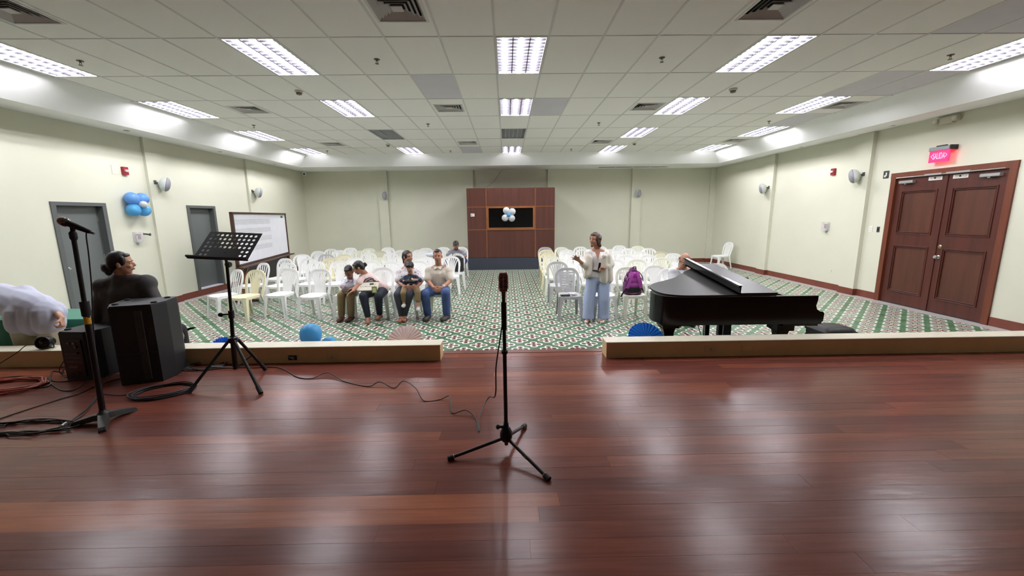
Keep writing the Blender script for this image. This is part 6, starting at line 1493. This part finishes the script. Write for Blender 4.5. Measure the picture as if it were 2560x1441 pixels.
cb_ = UZ(235, 938, STAGE); o, M = speaker_box('stage_monitor', (cb_.x-.0, cb_.y+.05, STAGE), .36, .46, .34, -.12, .0, 'smaller black powered loudspeaker left of the large one')
bp = MB().box((-.10,-.178,.04),(.10,-.168,.40)).build('rear_panel', mat('black panel', (14,14,15), .35), o)
for k in (-1, 1):
    MB().lathe([(.016,0),(.016,.006),(.008,.007)], (k*.03,-.178,.36), 14, rot_to((0,-1,0))).build('input_jack', M_CHR, bp)
    MB().lathe([(.010,0),(.009,.014),(.004,.015)], (.05,-.178,.30+.03*k), 12, rot_to((0,-1,0))).build('control_knob', M_CHR, bp)
for z in (.18,.22,.26): MB().box((-.08,-.181,z),(.08,-.178,z+.004)).build('fin', M_CHR, bp)
MB().box((-.07,-.182,.12),(.03,-.178,.14)).build('label_plate', M_CHR, bp); MB().box((-.03,-.182,.06),(.05,-.178,.075)).build('label_plate', M_CHR, bp)
# small round lamp on the ledge
q = U(112, 853, 4.2); lp = empty('round_spotlight', (q.x, 4.21, .516), 'small black rounded spotlight lying on the left ledge', 'spotlight')
R_ = rot_to((.25,-1,.12)); MB().lathe([(.02,-.09),(.045,-.075),(.062,-.03),(.066,.02),(.066,.04),(.056,.044),(.05,.03)], (0,-.01,.068), 22, R_).build('shell', M_BLK, lp, smooth='auto')
MB().lathe([(.05,.028),(.03,.034),(.012,.04)], (0,-.01,.068), 18, R_).build('lens', mat('dark glossy lens', (14,14,15), .1), lp, smooth='auto'); MB().ell(Vector((0,-.01,.068))+R_ @ Vector((0,0,.042)), .008).build('badge', M_CHR, lp)
MB().tube([(-.075,0,.068),(-.07,0,.01),(.07,0,.01),(.075,0,.068)], .006, 6).build('yoke', M_BLK, lp, smooth=True)
cable('spotlight_cable', [Vector((q.x-.06,4.2,.55)), U(70,862,4.14), U(40,884,4.08), U(0,909,4.02), U(-40,935,4.0)], .004, M_CBL, 'thin black cable leaving the round spotlight at the left')
# ------------------------------------------------------------------ cables on the stage floor
def coil(name, cx, cy, a, b, turns, r, mt, label, jit=.018, seed=1, h=.006, rot=0.0):
    rr = random.Random(seed); pts = []; n = 16; c = UZ(cx, cy, STAGE)
    for k in range(turns*n):
        t = 2*math.pi*k/n; lv = k/n; ja = 1 + rr.uniform(-jit, jit)*2 + .06*math.sin(lv*2.1); x = a*ja*math.cos(t); y = b*ja*math.sin(t); x, y = x*math.cos(rot)-y*math.sin(rot), x*math.sin(rot)+y*math.cos(rot)
        pts.append(Vector((c.x + x + .01*math.sin(lv*1.7), c.y + y + .01*math.cos(lv*2.3), STAGE + h + min(lv, 4)*r*1.1*abs(math.sin(lv*3+k*.1)))))
    return tag(MB().tube(smooth_path(pts, 2), r, 6).build(name, mt, None, (c.x, c.y, STAGE), smooth=True, world=True), label, 'cable')
coil('coiled_cable', 409, 981, .215, .155, 7, .0048, mat('dark blue grey cable', (42,46,52), .5), 'neat coil of dark cable beside the music stand', .02, 3, .006, .35)
coil('coiled_cable', 515, 917, .17, .12, 6, .0042, mat('grey cable', (70,68,66), .5), 'tangled grey cable coil behind the music stand', .10, 5, .006, .2)
coil('coiled_cable', 15, 970, .30, .17, 8, .0062, mat('orange red cable', (176,84,66), .5), 'coil of orange extension cable at the left edge', .05, 9, .008, .1)
coil('coiled_cable', 75, 1072, .30, .10, 5, .0046, M_CBL, 'loose tangle of black microphone cable by the cast stand base', .12, 12, .006, .0)
xc = fl(158,1068,.014); d = Vector((.3,-.9,0)).normalized(); o = empty('cable_connector', tuple(xc), 'silver cable connector lying on the stage by the cast stand base', 'connector')
MB().cyl(xc-d*.035, xc+d*.02, .010, seg=12).build('shell', mat('nickel', (190,188,184), .25, .9), o, smooth='auto', world=True); MB().cyl(xc+d*.02, xc+d*.045, .011, .008, 12).build('boot', M_RUB, o, smooth='auto', world=True)
cable('floor_cable', [fl(-30,1060), fl(20,1042), fl(80,1022), fl(150,1000), fl(200,985), fl(245,962), fl(275,940), fl(310,925)], .0042, M_CBL, 'long black cable curving from the left edge to the large loudspeaker')
cable('floor_cable', [fl(165,1062), fl(205,1042), fl(232,1012), fl(250,980), fl(262,960), fl(300,948)], .004, mat('dark brown cable', (44,30,26), .5), 'dark cable bending up from the connector toward the loudspeaker')
cable('floor_cable', [fl(-20,950), fl(30,944), fl(80,942), fl(120,948), fl(126,962), fl(110,970), fl(60,971)], .0058, M_CBL, 'thick black cable looping around the orange coil')
cable('floor_cable', [fl(124,958), fl(150,976), fl(180,978), fl(205,965), fl(222,950), fl(190,952), fl(150,956), fl(128,950), fl(133,930), fl(160,934)], .0052, M_CBL, 'black cable loop in front of the smaller loudspeaker')
cable('floor_cable', [U(184,900,3.86), U(168,915,3.8), fl(158,935,.02), fl(165,945), fl(185,940), fl(210,950)], .004, M_CBL, 'thin black cable dropping from the smaller loudspeaker panel')
cable('floor_cable', [U(188,880,3.88), U(174,885,3.82), U(150,920,3.78), fl(155,938,.01), fl(190,946), fl(230,948)], .004, M_CBL, 'second thin cable arching out of the smaller loudspeaker panel')
cable('floor_cable', [fl(250,985), fl(300,990), fl(345,983), fl(380,975), fl(420,966)], .0036, M_CBL, 'thin cable lying in front of the large loudspeaker')
cable('floor_cable', [fl(470,922), fl(510,928), fl(560,922), fl(600,921), fl(640,921)], .004, M_CBL, 'thin cable along the ledge under the music stand')
# ================================================================== things lying on the chairs
bpk = CHAIRS[('right',1,2)]; cx, cy = bpk.location.x, bpk.location.y
M_PUR = cloth('purple nylon', (184,80,176), .06, 10, .6); M_PUR2 = cloth('dark purple nylon', (104,40,100), .08, 10, .6); M_BNY = cloth('black nylon', (24,22,26), .08, 14, .7)
bk = empty('backpack', (cx, cy-.02, .438), 'purple and black backpack standing on a front row chair', 'backpack')
m = MB()
for z, w_, dp_ in ((.03,.175,.10),(.12,.175,.105),(.24,.16,.10),(.34,.125,.085),(.40,.075,.06)): m.ell((0,0,z), (w_,dp_,.075))
m.bbox((-.16,-.09,.0),(.16,.09,.2),.03); remeshed(m, 'body', M_PUR2, .011, 6, bk)
m = MB()
for z, w_ in ((.05,.14),(.15,.14),(.25,.13),(.33,.10)): m.ell((0,-.055,z), (w_,.055,.07))
bo_ = remeshed(m, 'back_panel', M_PUR, .01, 6, bk)
m = MB().bbox((-.115,-.125,.02),(.115,-.09,.13),.03,None,'y'); remeshed(m, 'lower_pad', M_BNY, .009, 4, bk)
for s_ in (-1, 1):
    MB().strip([(s_*.045,-.10,.405),(s_*.06,-.125,.34),(s_*.085,-.13,.25),(s_*.11,-.122,.16),(s_*.125,-.11,.11)], .055, .016, (1,0,0)).build('shoulder_strap', M_PUR, bk, smooth='auto')
    MB().strip([(s_*.105,-.125,.30),(s_*.135,-.118,.16),(s_*.145,-.10,.10)], .014, .018, (1,0,0)).build('strap_edge', M_BNY, bk)
    MB().strip([(s_*.13,-.11,.12),(s_*.155,-.11,.07),(s_*.17,-.10,.03)], .022, .006, (1,0,0)).build('webbing', M_BNY, bk)
MB().strip([(-.15,-.10,.09),(-.2,-.12,.03),(-.235,-.13,-.04)], .025, .006, (1,0,.3)).build('loose_strap', M_BNY, bk)
MB().tube([(-.03,-.07,.45),(-.02,-.09,.49),(.02,-.09,.49),(.03,-.07,.45)], .009, 6).build('top_handle', M_BNY, bk, smooth=True)
MB().tube([(.17*math.cos(t), -.055, .22+.20*math.sin(t)) for t in [math.pi*k/16 for k in range(17)]], .008, 6).build('zip', M_PUR2, bk, smooth=True)
pc_ = CHAIRS[('right',1,0)]; q = pc_.location
t = MB().bbox((-.085,-.045,0),(.085,.045,.012),.01, Matrix.Rotation(.1,4,'Z')).build('phone', M_BLACK, None, (q.x-.09, q.y-.15, .4365)); tag(t, 'dark phone on the seat of the grey front row chair', 'phone')
m = MB(); rr = random.Random(6)
for k in range(12): m.ell((rr.uniform(-.07,.07), rr.uniform(-.04,.04), .012+rr.uniform(0,.02)), (.03,.025,.016))
t = remeshed(m, 'crumpled_tissue', mat('white tissue paper', (228,228,230), .8), .008, 1, None, (0,0,0)); t.location = (q.x+.06, q.y-.08, .432); tag(t, 'crumpled white tissue on the grey front row chair', 'tissue')
# black bag hanging between the aisle chairs in front of the far man
q = CHAIRS[('left',4,7)].location; m = MB(); m.bbox((-.17,-.09,.0),(.17,.07,.34),.04); m.ell((0,-.01,.30),(.15,.08,.10))
b_ = remeshed(m, 'shoulder_bag', M_BNY, .011, 5, None, (0,0,0)); b_.location = (q.x+.02, q.y+.02, .44); tag(b_, 'black bag on the aisle chair in front of the far man', 'bag')
MB().strip([(-.10,.02,.36),(-.13,.10,.44),(-.05,.13,.43)], .022, .008, (0,1,0)).build('strap', M_BNY, b_); MB().strip([(.17,-.05,.08),(.215,-.06,-.02),(.23,-.06,-.12),(.26,-.04,-.02),(.25,-.03,.06)], .02, .006, (0,1,0)).build('strap', M_BNY, b_)
q = CHAIRS[('left',4,6)].location; m = MB(); m.ell((0,.0,.0),(.19,.07,.05)); m.bbox((-.17,.03,-.22),(.17,.055,.02),.01); t = remeshed(m, 'draped_cloth', mat('pale blue white cloth', (214,220,234), .8), .011, 4, None, (0,0,0)); t.location = (q.x, q.y+.27, .845); tag(t, 'pale folded cloth draped over a chair back behind the seated man', 'cloth')
